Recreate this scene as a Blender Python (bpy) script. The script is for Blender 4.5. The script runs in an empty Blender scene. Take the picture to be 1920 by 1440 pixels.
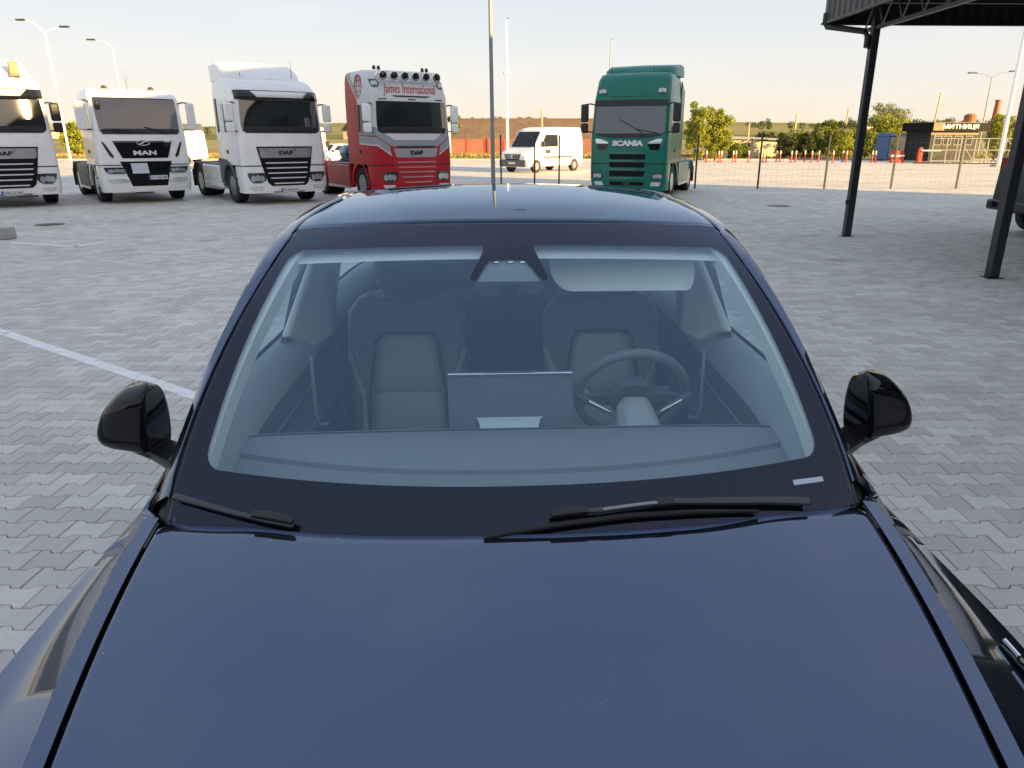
import bpy, bmesh, math, random
import numpy as np
from mathutils import Vector, Matrix

SC = bpy.context.scene
COL = SC.collection
R = math.radians
random.seed(7)

# ------------------------------------------------------------------ camera
cam_d = bpy.data.cameras.new("camera")
cam = bpy.data.objects.new("camera", cam_d)
COL.objects.link(cam)
cam.location = (0, 0, 1.82)
cam.rotation_euler = (R(90 - 19.03), 0, 0)
cam_d.sensor_width = 36
cam_d.lens = 24.956
cam_d.shift_x = -0.02083
cam_d.clip_start = 0.05
cam_d.clip_end = 9000
SC.camera = cam

# ------------------------------------------------------------------ light
SUN_EL = 11.0
TO_SUN = Vector((0.824, -0.566, 0)).normalized() * math.cos(R(SUN_EL)) + Vector((0, 0, math.sin(R(SUN_EL))))
world = bpy.data.worlds.new("World")
SC.world = world
world.use_nodes = True
wn, wl = world.node_tree.nodes, world.node_tree.links
wn.clear()
w_out = wn.new('ShaderNodeOutputWorld')
w_bg = wn.new('ShaderNodeBackground')
w_sky = wn.new('ShaderNodeTexSky')
w_sky.sky_type = 'NISHITA'
w_sky.sun_disc = False
w_sky.sun_elevation = R(SUN_EL)
w_sky.sun_rotation = math.atan2(TO_SUN.x, TO_SUN.y)
w_sky.altitude = 200
w_sky.air_density = 1.0
w_sky.dust_density = 1.2
w_sky.ozone_density = 2.0
# a few thin wisps of cloud, the same all round the sky
w_tc = wn.new('ShaderNodeTexCoord')
w_map = wn.new('ShaderNodeMapping')
w_map.inputs['Scale'].default_value = (2.2, 2.2, 9.0)
w_noise = wn.new('ShaderNodeTexNoise')
w_noise.inputs['Scale'].default_value = 1.7
w_noise.inputs['Detail'].default_value = 7
w_ramp = wn.new('ShaderNodeMapRange')
w_ramp.inputs['From Min'].default_value = 0.60
w_ramp.inputs['From Max'].default_value = 0.85
w_ramp.inputs['To Max'].default_value = 0.14
w_mix = wn.new('ShaderNodeMixRGB')
w_mix.inputs['Color2'].default_value = (1.7, 1.62, 1.58, 1)
wl.new(w_tc.outputs['Generated'], w_map.inputs['Vector'])
wl.new(w_map.outputs['Vector'], w_noise.inputs['Vector'])
wl.new(w_noise.outputs['Fac'], w_ramp.inputs['Value'])
wl.new(w_ramp.outputs['Result'], w_mix.inputs['Fac'])
# hazy summer evening: the whole dome is evened out (same curve in every direction)
w_gam = wn.new('ShaderNodeGamma'); w_gam.inputs['Gamma'].default_value = 0.09
wl.new(w_sky.outputs['Color'], w_gam.inputs['Color'])
w_hsv = wn.new('ShaderNodeHueSaturation'); w_hsv.inputs['Saturation'].default_value = 4.2
wl.new(w_gam.outputs['Color'], w_hsv.inputs['Color'])
w_tint = wn.new('ShaderNodeMixRGB'); w_tint.blend_type = 'MULTIPLY'; w_tint.inputs['Fac'].default_value = 1
w_tint.inputs['Color2'].default_value = (1.15, 1.01, .98, 1)
wl.new(w_hsv.outputs['Color'], w_tint.inputs['Color1'])
wl.new(w_tint.outputs['Color'], w_mix.inputs['Color1'])
wl.new(w_mix.outputs['Color'], w_bg.inputs['Color'])
w_bg.inputs['Strength'].default_value = 0.15
wl.new(w_bg.outputs['Background'], w_out.inputs['Surface'])

sun_d = bpy.data.lights.new("sun", 'SUN')
sun = bpy.data.objects.new("sun", sun_d)
COL.objects.link(sun)
sun_d.energy = 3.2
sun_d.color = (1.0, 0.66, 0.25)
sun_d.angle = R(0.5)
sun.rotation_euler = TO_SUN.to_track_quat('Z', 'Y').to_euler()

SC.render.engine = 'CYCLES'
vs = SC.view_settings
vs.view_transform = 'Standard'
vs.look = 'None'
vs.gamma = 1
vs.use_curve_mapping = False
vs.exposure = 2.41

# ------------------------------------------------------------------ helpers: materials
MATS = {}
def mat(name, color, rough=0.5, tint=None, dust=0., metal=0.0, spec=0.5, coat=0.0, coat_ior=1.5, ior=1.5,
        var=0.0, vscale=6.0, bump=0.0, bscale=60.0, emit=None, alpha=1.0, coord='Object'):
    """Principled material with a little procedural variation of colour, gloss and relief."""
    if name in MATS: return MATS[name]
    m = bpy.data.materials.new(name); m.use_nodes = True
    n, l = m.node_tree.nodes, m.node_tree.links
    b = n['Principled BSDF']
    b.inputs['Base Color'].default_value = (*color, 1)
    b.inputs['Roughness'].default_value = rough
    b.inputs['Metallic'].default_value = metal
    b.inputs['Specular IOR Level'].default_value = spec
    b.inputs['IOR'].default_value = ior
    b.inputs['Coat Weight'].default_value = coat
    b.inputs['Coat Roughness'].default_value = 0.02
    b.inputs['Coat IOR'].default_value = coat_ior
    if tint: b.inputs['Specular Tint'].default_value = (*tint, 1)
    tc = n.new('ShaderNodeTexCoord')
    if var > 0:
        nz = n.new('ShaderNodeTexNoise'); nz.inputs['Scale'].default_value = vscale; nz.inputs['Detail'].default_value = 6
        nz.inputs['Roughness'].default_value = 0.65
        l.new(tc.outputs[coord], nz.inputs['Vector'])
        mr = n.new('ShaderNodeMapRange')
        mr.inputs['From Min'].default_value = 0.3; mr.inputs['From Max'].default_value = 0.7
        mr.inputs['To Min'].default_value = 1 - var; mr.inputs['To Max'].default_value = 1 + var
        l.new(nz.outputs['Fac'], mr.inputs['Value'])
        mx = n.new('ShaderNodeVectorMath'); mx.operation = 'SCALE'
        mx.inputs[0].default_value = color
        l.new(mr.outputs['Result'], mx.inputs['Scale'])
        l.new(mx.outputs['Vector'], b.inputs['Base Color'])
        mr2 = n.new('ShaderNodeMapRange')
        mr2.inputs['From Min'].default_value = 0.3; mr2.inputs['From Max'].default_value = 0.7
        mr2.inputs['To Min'].default_value = rough * 0.85; mr2.inputs['To Max'].default_value = min(1, rough * 1.2)
        l.new(nz.outputs['Fac'], mr2.inputs['Value'])
        l.new(mr2.outputs['Result'], b.inputs['Roughness'])
    if bump > 0:
        nb = n.new('ShaderNodeTexNoise'); nb.inputs['Scale'].default_value = bscale; nb.inputs['Detail'].default_value = 4
        l.new(tc.outputs[coord], nb.inputs['Vector'])
        bp = n.new('ShaderNodeBump'); bp.inputs['Strength'].default_value = bump; bp.inputs['Distance'].default_value = 0.01
        l.new(nb.outputs['Fac'], bp.inputs['Height'])
        l.new(bp.outputs['Normal'], b.inputs['Normal'])
    if dust > 0:
        # dust specks and dried water spots lying on the paint
        vo = n.new('ShaderNodeTexVoronoi'); vo.inputs['Scale'].default_value = 42; l.new(tc.outputs[coord], vo.inputs['Vector'])
        sz = n.new('ShaderNodeTexNoise'); sz.inputs['Scale'].default_value = 42; l.new(tc.outputs[coord], sz.inputs['Vector'])
        th = n.new('ShaderNodeMapRange'); th.inputs['From Min'].default_value = .62; th.inputs['From Max'].default_value = .8; th.inputs['To Min'].default_value = 0; th.inputs['To Max'].default_value = .14
        l.new(sz.outputs['Fac'], th.inputs['Value'])
        lt = n.new('ShaderNodeMath'); lt.operation = 'LESS_THAN'; l.new(vo.outputs['Distance'], lt.inputs[0]); l.new(th.outputs['Result'], lt.inputs[1])
        film = n.new('ShaderNodeTexNoise'); film.inputs['Scale'].default_value = 2.5; film.inputs['Detail'].default_value = 8; l.new(tc.outputs[coord], film.inputs['Vector'])
        fm = n.new('ShaderNodeMapRange'); fm.inputs['From Min'].default_value = .4; fm.inputs['From Max'].default_value = .7; fm.inputs['To Min'].default_value = 0; fm.inputs['To Max'].default_value = .035 * dust
        l.new(film.outputs['Fac'], fm.inputs['Value'])
        ad = n.new('ShaderNodeMath'); ad.operation = 'MULTIPLY_ADD'; l.new(lt.outputs[0], ad.inputs[0]); ad.inputs[1].default_value = .5 * dust; l.new(fm.outputs['Result'], ad.inputs[2])
        df = n.new('ShaderNodeBsdfDiffuse'); df.inputs['Color'].default_value = (.55, .53, .5, 1)
        ms = n.new('ShaderNodeMixShader'); l.new(ad.outputs[0], ms.inputs[0]); l.new(b.outputs[0], ms.inputs[1]); l.new(df.outputs[0], ms.inputs[2])
        l.new(ms.outputs[0], n['Material Output'].inputs['Surface'])
    if emit:
        b.inputs['Emission Color'].default_value = (*emit[:3], 1); b.inputs['Emission Strength'].default_value = emit[3]
    MATS[name] = m
    return m

def glass(name, tint, ior=1.5, rough=0.0, refl=(1, 1, 1)):
    """Thin pane: see-through tint plus a Fresnel mirror."""
    if name in MATS: return MATS[name]
    m = bpy.data.materials.new(name); m.use_nodes = True
    n, l = m.node_tree.nodes, m.node_tree.links
    n.remove(n['Principled BSDF'])
    out = n['Material Output']
    tr = n.new('ShaderNodeBsdfTransparent'); tr.inputs['Color'].default_value = (*tint, 1)
    gl = n.new('ShaderNodeBsdfGlossy'); gl.inputs['Roughness'].default_value = rough; gl.inputs['Color'].default_value = (*refl, 1)
    # Schlick's Fresnel, the same from both sides of the pane
    f0 = ((ior - 1) / (ior + 1)) ** 2
    ge = n.new('ShaderNodeNewGeometry'); dt = n.new('ShaderNodeVectorMath'); dt.operation = 'DOT_PRODUCT'
    l.new(ge.outputs['Normal'], dt.inputs[0]); l.new(ge.outputs['Incoming'], dt.inputs[1])
    def mth(op, x, y=None):
        k = n.new('ShaderNodeMath'); k.operation = op
        for i, v in enumerate((x, y)):
            if v is None: continue
            if isinstance(v, (int, float)): k.inputs[i].default_value = v
            else: l.new(v, k.inputs[i])
        return k.outputs[0]
    fac = mth('ADD', mth('MULTIPLY', mth('POWER', mth('SUBTRACT', 1.0, mth('ABSOLUTE', dt.outputs['Value'])), 5.0), 1 - f0), f0)
    mx = n.new('ShaderNodeMixShader')
    l.new(fac, mx.inputs['Fac']); l.new(tr.outputs['BSDF'], mx.inputs[1]); l.new(gl.outputs['BSDF'], mx.inputs[2])
    l.new(mx.outputs['Shader'], out.inputs['Surface'])
    MATS[name] = m
    return m

class NT:
    """tiny shader-maths helper"""
    def __init__(s, m): s.n, s.l = m.node_tree.nodes, m.node_tree.links
    def m(s, op, a, b=None, c=None):
        q = s.n.new('ShaderNodeMath'); q.operation = op
        for i, v in enumerate((a, b, c)):
            if v is None: continue
            if isinstance(v, (int, float)): q.inputs[i].default_value = v
            else: s.l.new(v, q.inputs[i])
        return q.outputs[0]
    def mix(s, f, a, b):
        q = s.n.new('ShaderNodeMixRGB')
        for k, v in (('Fac', f), ('Color1', a), ('Color2', b)):
            if isinstance(v, (int, float)): q.inputs[k].default_value = v
            elif isinstance(v, tuple): q.inputs[k].default_value = (*v, 1) if len(v) == 3 else v
            else: s.l.new(v, q.inputs[k])
        return q.outputs[0]
    def noise(s, vec, scale, detail=4, rough=.6):
        q = s.n.new('ShaderNodeTexNoise'); q.inputs['Scale'].default_value = scale
        q.inputs['Detail'].default_value = detail; q.inputs['Roughness'].default_value = rough
        s.l.new(vec, q.inputs['Vector']); return q.outputs['Fac']
    def rng(s, v, a, b, c=0., d=1.):
        q = s.n.new('ShaderNodeMapRange')
        for k, x in zip(('From Min', 'From Max', 'To Min', 'To Max'), (a, b, c, d)): q.inputs[k].default_value = x
        s.l.new(v, q.inputs['Value']); return q.outputs['Result']

# ------------------------------------------------------------------ helpers: geometry
class MB:
    def __init__(s): s.v, s.f, s.mi = [], [], []
    def add(s, vs, fs, mi=0):
        o = len(s.v); s.v += [tuple(v) for v in vs]
        s.f += [tuple(i + o for i in f) for f in fs]; s.mi += [mi] * len(fs); return s
    def box(s, x0, x1, y0, y1, z0, z1, mi=0, rot=0, piv=None):
        vs = [(x, y, z) for z in (z0, z1) for y in (y0, y1) for x in (x0, x1)]
        if rot:
            px, py = piv or ((x0 + x1) / 2, (y0 + y1) / 2); c, q = math.cos(rot), math.sin(rot)
            vs = [(px + c * (x - px) - q * (y - py), py + q * (x - px) + c * (y - py), z) for x, y, z in vs]
        return s.add(vs, [(0, 2, 3, 1), (4, 5, 7, 6), (0, 1, 5, 4), (2, 6, 7, 3), (0, 4, 6, 2), (1, 3, 7, 5)], mi)
    def tube(s, pts, r, n=8, mi=0, cap=True):
        pts = [Vector(p) for p in pts]; rs = r if isinstance(r, (list, tuple)) else [r] * len(pts)
        up = Vector((0, 0, 1)); rings = []
        for i, p in enumerate(pts):
            t = (pts[min(i + 1, len(pts) - 1)] - pts[max(i - 1, 0)]).normalized()
            a = t.cross(up if abs(t.z) < .95 else Vector((1, 0, 0))).normalized(); b = a.cross(t)
            rings.append([p + a * (rs[i] * math.cos(k * 2 * math.pi / n)) + b * (rs[i] * math.sin(k * 2 * math.pi / n)) for k in range(n)])
        return s.loft(rings, mi, cap, cap)
    def loft(s, rings, mi=0, c0=False, c1=False, closed=True):
        n = len(rings[0]); vs = [p for r in rings for p in r]; fs = []
        for i in range(len(rings) - 1):
            for k in range(n if closed else n - 1):
                j = (k + 1) % n
                fs.append((i * n + k, i * n + j, (i + 1) * n + j, (i + 1) * n + k))
        if c0: fs.append(tuple(reversed(range(n))))
        if c1: fs.append(tuple((len(rings) - 1) * n + k for k in range(n)))
        return s.add(vs, fs, mi)
    def grid(s, rows, mi=0): return s.loft(rows, mi, closed=False)
    def lathe(s, prof, o, axis='z', n=16, mi=0, cap=True):
        rings = []
        for r, h in prof:
            ring = []
            for k in range(n):
                a = 2 * math.pi * k / n; c, q = r * math.cos(a), r * math.sin(a)
                ring.append({'z': (o[0] + c, o[1] + q, o[2] + h), 'x': (o[0] + h, o[1] + c, o[2] + q), 'y': (o[0] + q, o[1] + h, o[2] + c)}[axis])
            rings.append(ring)
        return s.loft(rings, mi, cap, cap)
    def slab(s, poly, d, mi=0):
        """closed polygon (3-D points) extruded by vector d"""
        n = len(poly); d = Vector(d); vs = [Vector(p) for p in poly] + [Vector(p) + d for p in poly]
        fs = [tuple(range(n)), tuple(reversed(range(n, 2 * n)))] + [(i, i + n, (i + 1) % n + n, (i + 1) % n) for i in range(n)]
        return s.add(vs, fs, mi)
    def mesh(s, name, mats, smooth=35):
        me = bpy.data.meshes.new(name); me.from_pydata(s.v, [], s.f)
        for m in (mats if isinstance(mats, (list, tuple)) else [mats]): me.materials.append(m)
        if len(set(s.mi)) > 1: me.polygons.foreach_set('material_index', s.mi)
        bm = bmesh.new(); bm.from_mesh(me)
        bmesh.ops.recalc_face_normals(bm, faces=bm.faces); bm.to_mesh(me); bm.free()
        if smooth: me.shade_smooth(); me.set_sharp_from_angle(angle=R(smooth))
        return me
    def build(s, name, mats, parent=None, smooth=35, bevel=0, solid=0, seg=2):
        return link(name, s.mesh(name, mats, smooth), parent, bevel, solid, seg)

def link(name, me, parent=None, bevel=0, solid=0, seg=2, loc=None):
    o = bpy.data.objects.new(name, me); COL.objects.link(o)
    if parent: o.parent = parent
    if loc: o.location = loc
    if solid:
        md = o.modifiers.new('thick', 'SOLIDIFY'); md.thickness = solid; md.offset = -1
    if bevel:
        md = o.modifiers.new('bevel', 'BEVEL'); md.width = bevel; md.segments = seg; md.limit_method = 'ANGLE'; md.angle_limit = R(40)
    return o

def tag(o, label=None, cat=None, group=None, kind=None):
    if label: o['label'] = label
    if cat: o['category'] = cat
    if group: o['group'] = group
    if kind: o['kind'] = kind
    return o

def thing(name, label, cat, loc=(0, 0, 0), rz=0, group=None):
    o = bpy.data.objects.new(name, None); COL.objects.link(o)
    o.empty_display_size = .3; o.location = loc; o.rotation_euler = (0, 0, rz)
    return tag(o, label, cat, group)

def dup(root, loc, rz, label, group=None):
    def cp(o, p):
        c = o.copy(); COL.objects.link(c)
        if p: c.parent = p
        for ch in list(o.children): cp(ch, c)
        return c
    r = cp(root, None); r.location = loc; r.rotation_euler = (0, 0, rz); r['label'] = label
    if group: r['group'] = group
    return r

def text_mesh(txt, w, h, ext=.01, shear=0.0, bold=0.0):
    """lettering as verts/faces, x to the right, z up, facing -y, centred, w x h metres"""
    cu = bpy.data.curves.new('t', 'FONT'); cu.body = txt; cu.extrude = .02; cu.shear = shear; cu.offset = bold; cu.resolution_u = 3
    o = bpy.data.objects.new('t', cu); COL.objects.link(o)
    dg = bpy.context.evaluated_depsgraph_get()
    me = bpy.data.meshes.new_from_object(o.evaluated_get(dg))
    co = np.array([v.co[:] for v in me.vertices]); fs = [tuple(p.vertices) for p in me.polygons]
    bpy.data.objects.remove(o); bpy.data.curves.remove(cu); bpy.data.meshes.remove(me)
    mn, mx = co.min(0), co.max(0); c = (mn + mx) / 2; sz = mx - mn
    x = (co[:, 0] - c[0]) / sz[0] * w; z = (co[:, 1] - c[1]) / sz[1] * h; y = -(co[:, 2] - mn[2]) / sz[2] * ext
    return np.stack([x, y, z], 1), fs

def lettering(name, txt, w, h, loc, parent, m, ext=.01, shear=0., bold=0., rz=0., tilt=0., surf=None):
    co, fs = text_mesh(txt, w, h, ext, shear, bold)
    if surf: co = np.array([(x + loc[0], surf(x + loc[0], z + loc[2]) + y, z + loc[2]) for x, y, z in co])
    else:
        c, q = math.cos(rz), math.sin(rz); ct, st = math.cos(tilt), math.sin(tilt)
        co = np.array([(x, y * ct - z * st, y * st + z * ct) for x, y, z in co])
        co = np.array([(loc[0] + c * x - q * y, loc[1] + q * x + c * y, loc[2] + z) for x, y, z in co])
    return MB().add(co, fs).build(name, m, parent, smooth=0)

def spl(xs, ys):
    """smooth (Catmull-Rom / Hermite) curve through points"""
    xs, ys = np.array(xs, float), np.array(ys, float)
    d = np.gradient(ys, xs)
    def f(x):
        x = min(max(x, xs[0]), xs[-1]); i = min(max(int(np.searchsorted(xs, x)) - 1, 0), len(xs) - 2)
        h = xs[i + 1] - xs[i]; t = (x - xs[i]) / h
        return float((2*t**3-3*t**2+1)*ys[i] + (t**3-2*t**2+t)*h*d[i] + (-2*t**3+3*t**2)*ys[i+1] + (t**3-t**2)*h*d[i+1])
    return f

# ------------------------------------------------------------------ common materials
M_black = mat('black_plastic', (.018, .018, .02), .45, var=.15, bump=.05, bscale=300)
M_gloss_black = mat('gloss_black', (.008, .008, .009), .08, spec=.5)
M_rubber = mat('tyre_rubber', (.02, .02, .021), .8, var=.2, bump=.2, bscale=120)
M_alu = mat('aluminium', (.62, .63, .64), .3, metal=1, var=.06)
M_chrome = mat('chrome', (.8, .8, .82), .08, metal=1)
M_darkmetal = mat('dark_metal', (.06, .06, .065), .45, metal=.4, var=.15)
M_galv = mat('galvanised_steel', (.27, .28, .29), .55, metal=.0, var=.12, vscale=4)
M_white = mat('white_paint', (.90, .90, .885), .28, coat=.5, var=.025, vscale=2)
M_lens = mat('lamp_lens', (.78, .80, .82), .15, metal=.5, var=.2, vscale=18)
M_amber = mat('amber_lens', (.62, .10, .005), .25, spec=.6)
M_redlens = mat('red_lens', (.35, .02, .02), .2)
M_red = mat('red_paint', (.5, .03, .025), .45, var=.15, vscale=3)
M_paper = mat('pale_card', (.62, .66, .72), .7, var=.04)
M_plate = mat('plate_white', (.75, .75, .73), .4)
M_plateblue = mat('plate_blue', (.03, .08, .4), .4)
M_ink = mat('plate_black', (.015, .015, .02), .5)
M_screen = glass('truck_glass', (.10, .12, .12), 1.7)
M_cabdark = mat('cab_interior', (.03, .03, .033), .8, var=.2)
M_concrete = mat('concrete', (.36, .35, .33), .85, var=.18, vscale=3, bump=.3, bscale=30)

# ================================================================== SETTING: ground
def hill_z(x, y):
    t = min(max((y - 130) / 1050, 0), 1); t = t * t * (3 - 2 * t)
    h = 18 + 6 * math.sin(x / 410 + .6) + 4 * math.sin(x / 170 + 2) + 2.0 * math.sin(x / 61 + y / 90)
    if x > 300: h += min((x - 300) / 600, 1) * 8
    return -.09 + t * h

def build_terrain():
    ys = [-400, -120, -60, 0, 40, 70, 85, 100, 115, 130] + list(np.linspace(150, 1250, 45)) + [1500, 2200, 3500]
    rows = [[(x * (1 if y < 700 else y / 700), y, hill_z(x, y)) for x in np.linspace(-1400, 1400, 81)] for y in ys]
    m = bpy.data.materials.new('fields'); m.use_nodes = True; q = NT(m); b = m.node_tree.nodes['Principled BSDF']
    tc = q.n.new('ShaderNodeTexCoord'); sp = q.n.new('ShaderNodeSeparateXYZ'); q.l.new(tc.outputs['Object'], sp.inputs[0])
    X, Y = sp.outputs[0], sp.outputs[1]
    wob = q.noise(tc.outputs['Object'], .004, 3)
    yy = q.m('ADD', Y, q.m('MULTIPLY', wob, 160.))
    strip = q.m('FRACT', q.m('DIVIDE', yy, 95.))
    idx = q.m('FLOOR', q.m('DIVIDE', yy, 95.))
    wn_ = q.n.new('ShaderNodeTexWhiteNoise'); wn_.noise_dimensions = '1D'; q.l.new(idx, wn_.inputs['W'])
    fieldc = q.n.new('ShaderNodeValToRGB'); e = fieldc.color_ramp.elements
    e[0].position = 0; e[0].color = (.13, .15, .045, 1); e[1].position = 1; e[1].color = (.36, .29, .13, 1)
    e2 = fieldc.color_ramp.elements.new(.35); e2.color = (.17, .2, .06, 1)
    e3 = fieldc.color_ramp.elements.new(.65); e3.color = (.3, .27, .1, 1)
    q.l.new(wn_.outputs['Value'], fieldc.inputs['Fac'])
    fine = q.noise(tc.outputs['Object'], .05, 6)
    fcol = q.mix(q.m('MULTIPLY', fine, .5), fieldc.outputs['Color'], (.22, .2, .09))
    fcol = q.mix(q.m('LESS_THAN', strip, .07), fcol, (.07, .09, .035))
    near = q.mix(q.rng(q.noise(tc.outputs['Object'], .3, 6), .35, .65), (.16, .15, .06), (.33, .26, .13))
    col = q.mix(q.rng(Y, 120., 190.), near, fcol)
    q.l.new(col, b.inputs['Base Color']); b.inputs['Roughness'].default_value = .95; b.inputs['Specular IOR Level'].default_value = .1
    o = MB().grid(rows).build('fields', m, smooth=180); tag(o, kind='structure')
build_terrain()

# ---- paving material: one tone per block, stains and fine grain
PP, PD, PA = .20, .137, .0115          # paver length, row pitch, half step of the wavy joint
def paver_material(name, blocks):
    m = bpy.data.materials.new(name); m.use_nodes = True; q = NT(m); b = m.node_tree.nodes['Principled BSDF']
    geo = q.n.new('ShaderNodeNewGeometry'); tc = q.n.new('ShaderNodeTexCoord'); oi = q.n.new('ShaderNodeObjectInfo')
    P = geo.outputs['Position']
    stain = q.noise(P, .35, 6, .7); fine = q.noise(P, 160., 4, .8); mid = q.noise(P, 9., 5, .7)
    if blocks:
        rnd = q.m('FRACT', q.m('ADD', geo.outputs['Random Per Island'], oi.outputs['Random']))
        v = q.rng(rnd, 0, 1, .84, 1.11)
        joint = None
    else:
        sp = q.n.new('ShaderNodeSeparateXYZ'); q.l.new(P, sp.inputs[0])
        row = q.m('FLOOR', q.m('DIVIDE', sp.outputs[1], PD))
        colx = q.m('FLOOR', q.m('ADD', q.m('DIVIDE', sp.outputs[0], PP), q.m('MULTIPLY', row, .5)))
        w = q.n.new('ShaderNodeTexWhiteNoise'); w.noise_dimensions = '2D'
        cv = q.n.new('ShaderNodeCombineXYZ'); q.l.new(row, cv.inputs[0]); q.l.new(colx, cv.inputs[1]); q.l.new(cv.outputs[0], w.inputs['Vector'])
        v = q.rng(w.outputs['Value'], 0, 1, .84, 1.11)
        fy = q.m('FRACT', q.m('DIVIDE', sp.outputs[1], PD)); fx = q.m('FRACT', q.m('ADD', q.m('DIVIDE', sp.outputs[0], PP), q.m('MULTIPLY', row, .5)))
        joint = q.m('MAXIMUM', q.m('LESS_THAN', fy, .05), q.m('LESS_THAN', fx, .03))
    v = q.m('MULTIPLY', v, q.rng(stain, .3, .7, .84, 1.1))
    v = q.m('MULTIPLY', v, q.rng(fine, .25, .75, .9, 1.1))
    v = q.m('MULTIPLY', v, q.rng(mid, .3, .7, .95, 1.05))
    spots = q.rng(q.noise(P, 1.9, 5, .75), .64, .76, 1., .80)
    v = q.m('MULTIPLY', v, spots)
    mp = q.n.new('ShaderNodeMapping'); mp.inputs['Scale'].default_value = (1.6, .10, 1); mp.inputs['Rotation'].default_value = (0, 0, .5); q.l.new(P, mp.inputs['Vector'])
    v = q.m('MULTIPLY', v, q.rng(q.noise(mp.outputs[0], 1.0, 3, .5), .56, .74, 1., .88))
    drops = q.n.new('ShaderNodeTexVoronoi'); drops.inputs['Scale'].default_value = .55; q.l.new(P, drops.inputs['Vector'])
    v = q.m('MULTIPLY', v, q.rng(q.m('ADD', drops.outputs['Distance'], q.m('MULTIPLY', q.noise(P, 8., 4), .12)), .11, .20, .72, 1.))
    tint = q.mix(q.rng(q.noise(P, .12, 3), .35, .65), PAVE_A, PAVE_B)
    sc = q.n.new('ShaderNodeVectorMath'); sc.operation = 'SCALE'; q.l.new(tint, sc.inputs[0]); q.l.new(v, sc.inputs['Scale'])
    col = sc.outputs['Vector']
    if joint is not None: col = q.mix(q.m('MULTIPLY', joint, .35), col, (.12, .115, .11))
    q.l.new(col, b.inputs['Base Color']); b.inputs['Roughness'].default_value = .82; b.inputs['Specular IOR Level'].default_value = .35
    bp = q.n.new('ShaderNodeBump'); bp.inputs['Strength'].default_value = .35; bp.inputs['Distance'].default_value = .004
    q.l.new(fine, bp.inputs['Height']); q.l.new(bp.outputs['Normal'], b.inputs['Normal'])
    return m
PAVE_A, PAVE_B = (.61, .585, .55), (.64, .605, .56)
M_paver = paver_material('paver_block', True)
M_lot = paver_material('paved_lot', False)
M_bed = mat('joint_sand', (.2, .19, .175), .95, var=.3, vscale=30)

lot = MB().add([(-60, -45, -.012), (75, -45, -.012), (75, 69, -.012), (-60, 69, -.012)], [(0, 1, 2, 3)]).build('paved_lot', M_lot, smooth=0)
tag(lot, kind='structure')
Y_END = 20.5
bed = MB().add([(-15, .2, -.009), (16, .2, -.009), (19, Y_END - .1, -.009), (-20, Y_END - .1, -.009)], [(0, 1, 2, 3)]).build('joint_sand', M_bed, lot, smooth=0)

def paver_rings(k):
    """outline of one block of row k at column 0: (x, y) lower edge and upper edge at the same six x"""
    g = .0017
    xs = [g, .2 * PP, .3 * PP, .7 * PP, .8 * PP, PP - g]
    up = [PD + PA - g] * 2 + [PD - PA - g] * 2 + [PD + PA - g] * 2
    lo = [-PA + g] * 2 + [PA + g] * 2 + [-PA + g] * 2
    return xs, lo, up
def paver_geo(dz=0.):
    xs, lo, up = paver_rings(0); c = .0028
    xi = [xs[0] + c] + xs[1:5] + [xs[5] - c]
    top = [(x, y + c, dz) for x, y in zip(xi, lo)] + [(x, y - c, dz) for x, y in zip(xi, up)]
    rim = [(x, y, dz - .006) for x, y in zip(xs, lo)] + [(x, y, dz - .006) for x, y in zip(xs, up)]
    fs = [(i, i + 1, i + 7, i + 6) for i in range(5)]
    loop = list(range(6)) + list(range(11, 5, -1))
    fs += [(loop[i] + 12, loop[(i + 1) % 12] + 12, loop[(i + 1) % 12], loop[i]) for i in range(12)]
    return top + rim, fs
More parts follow.
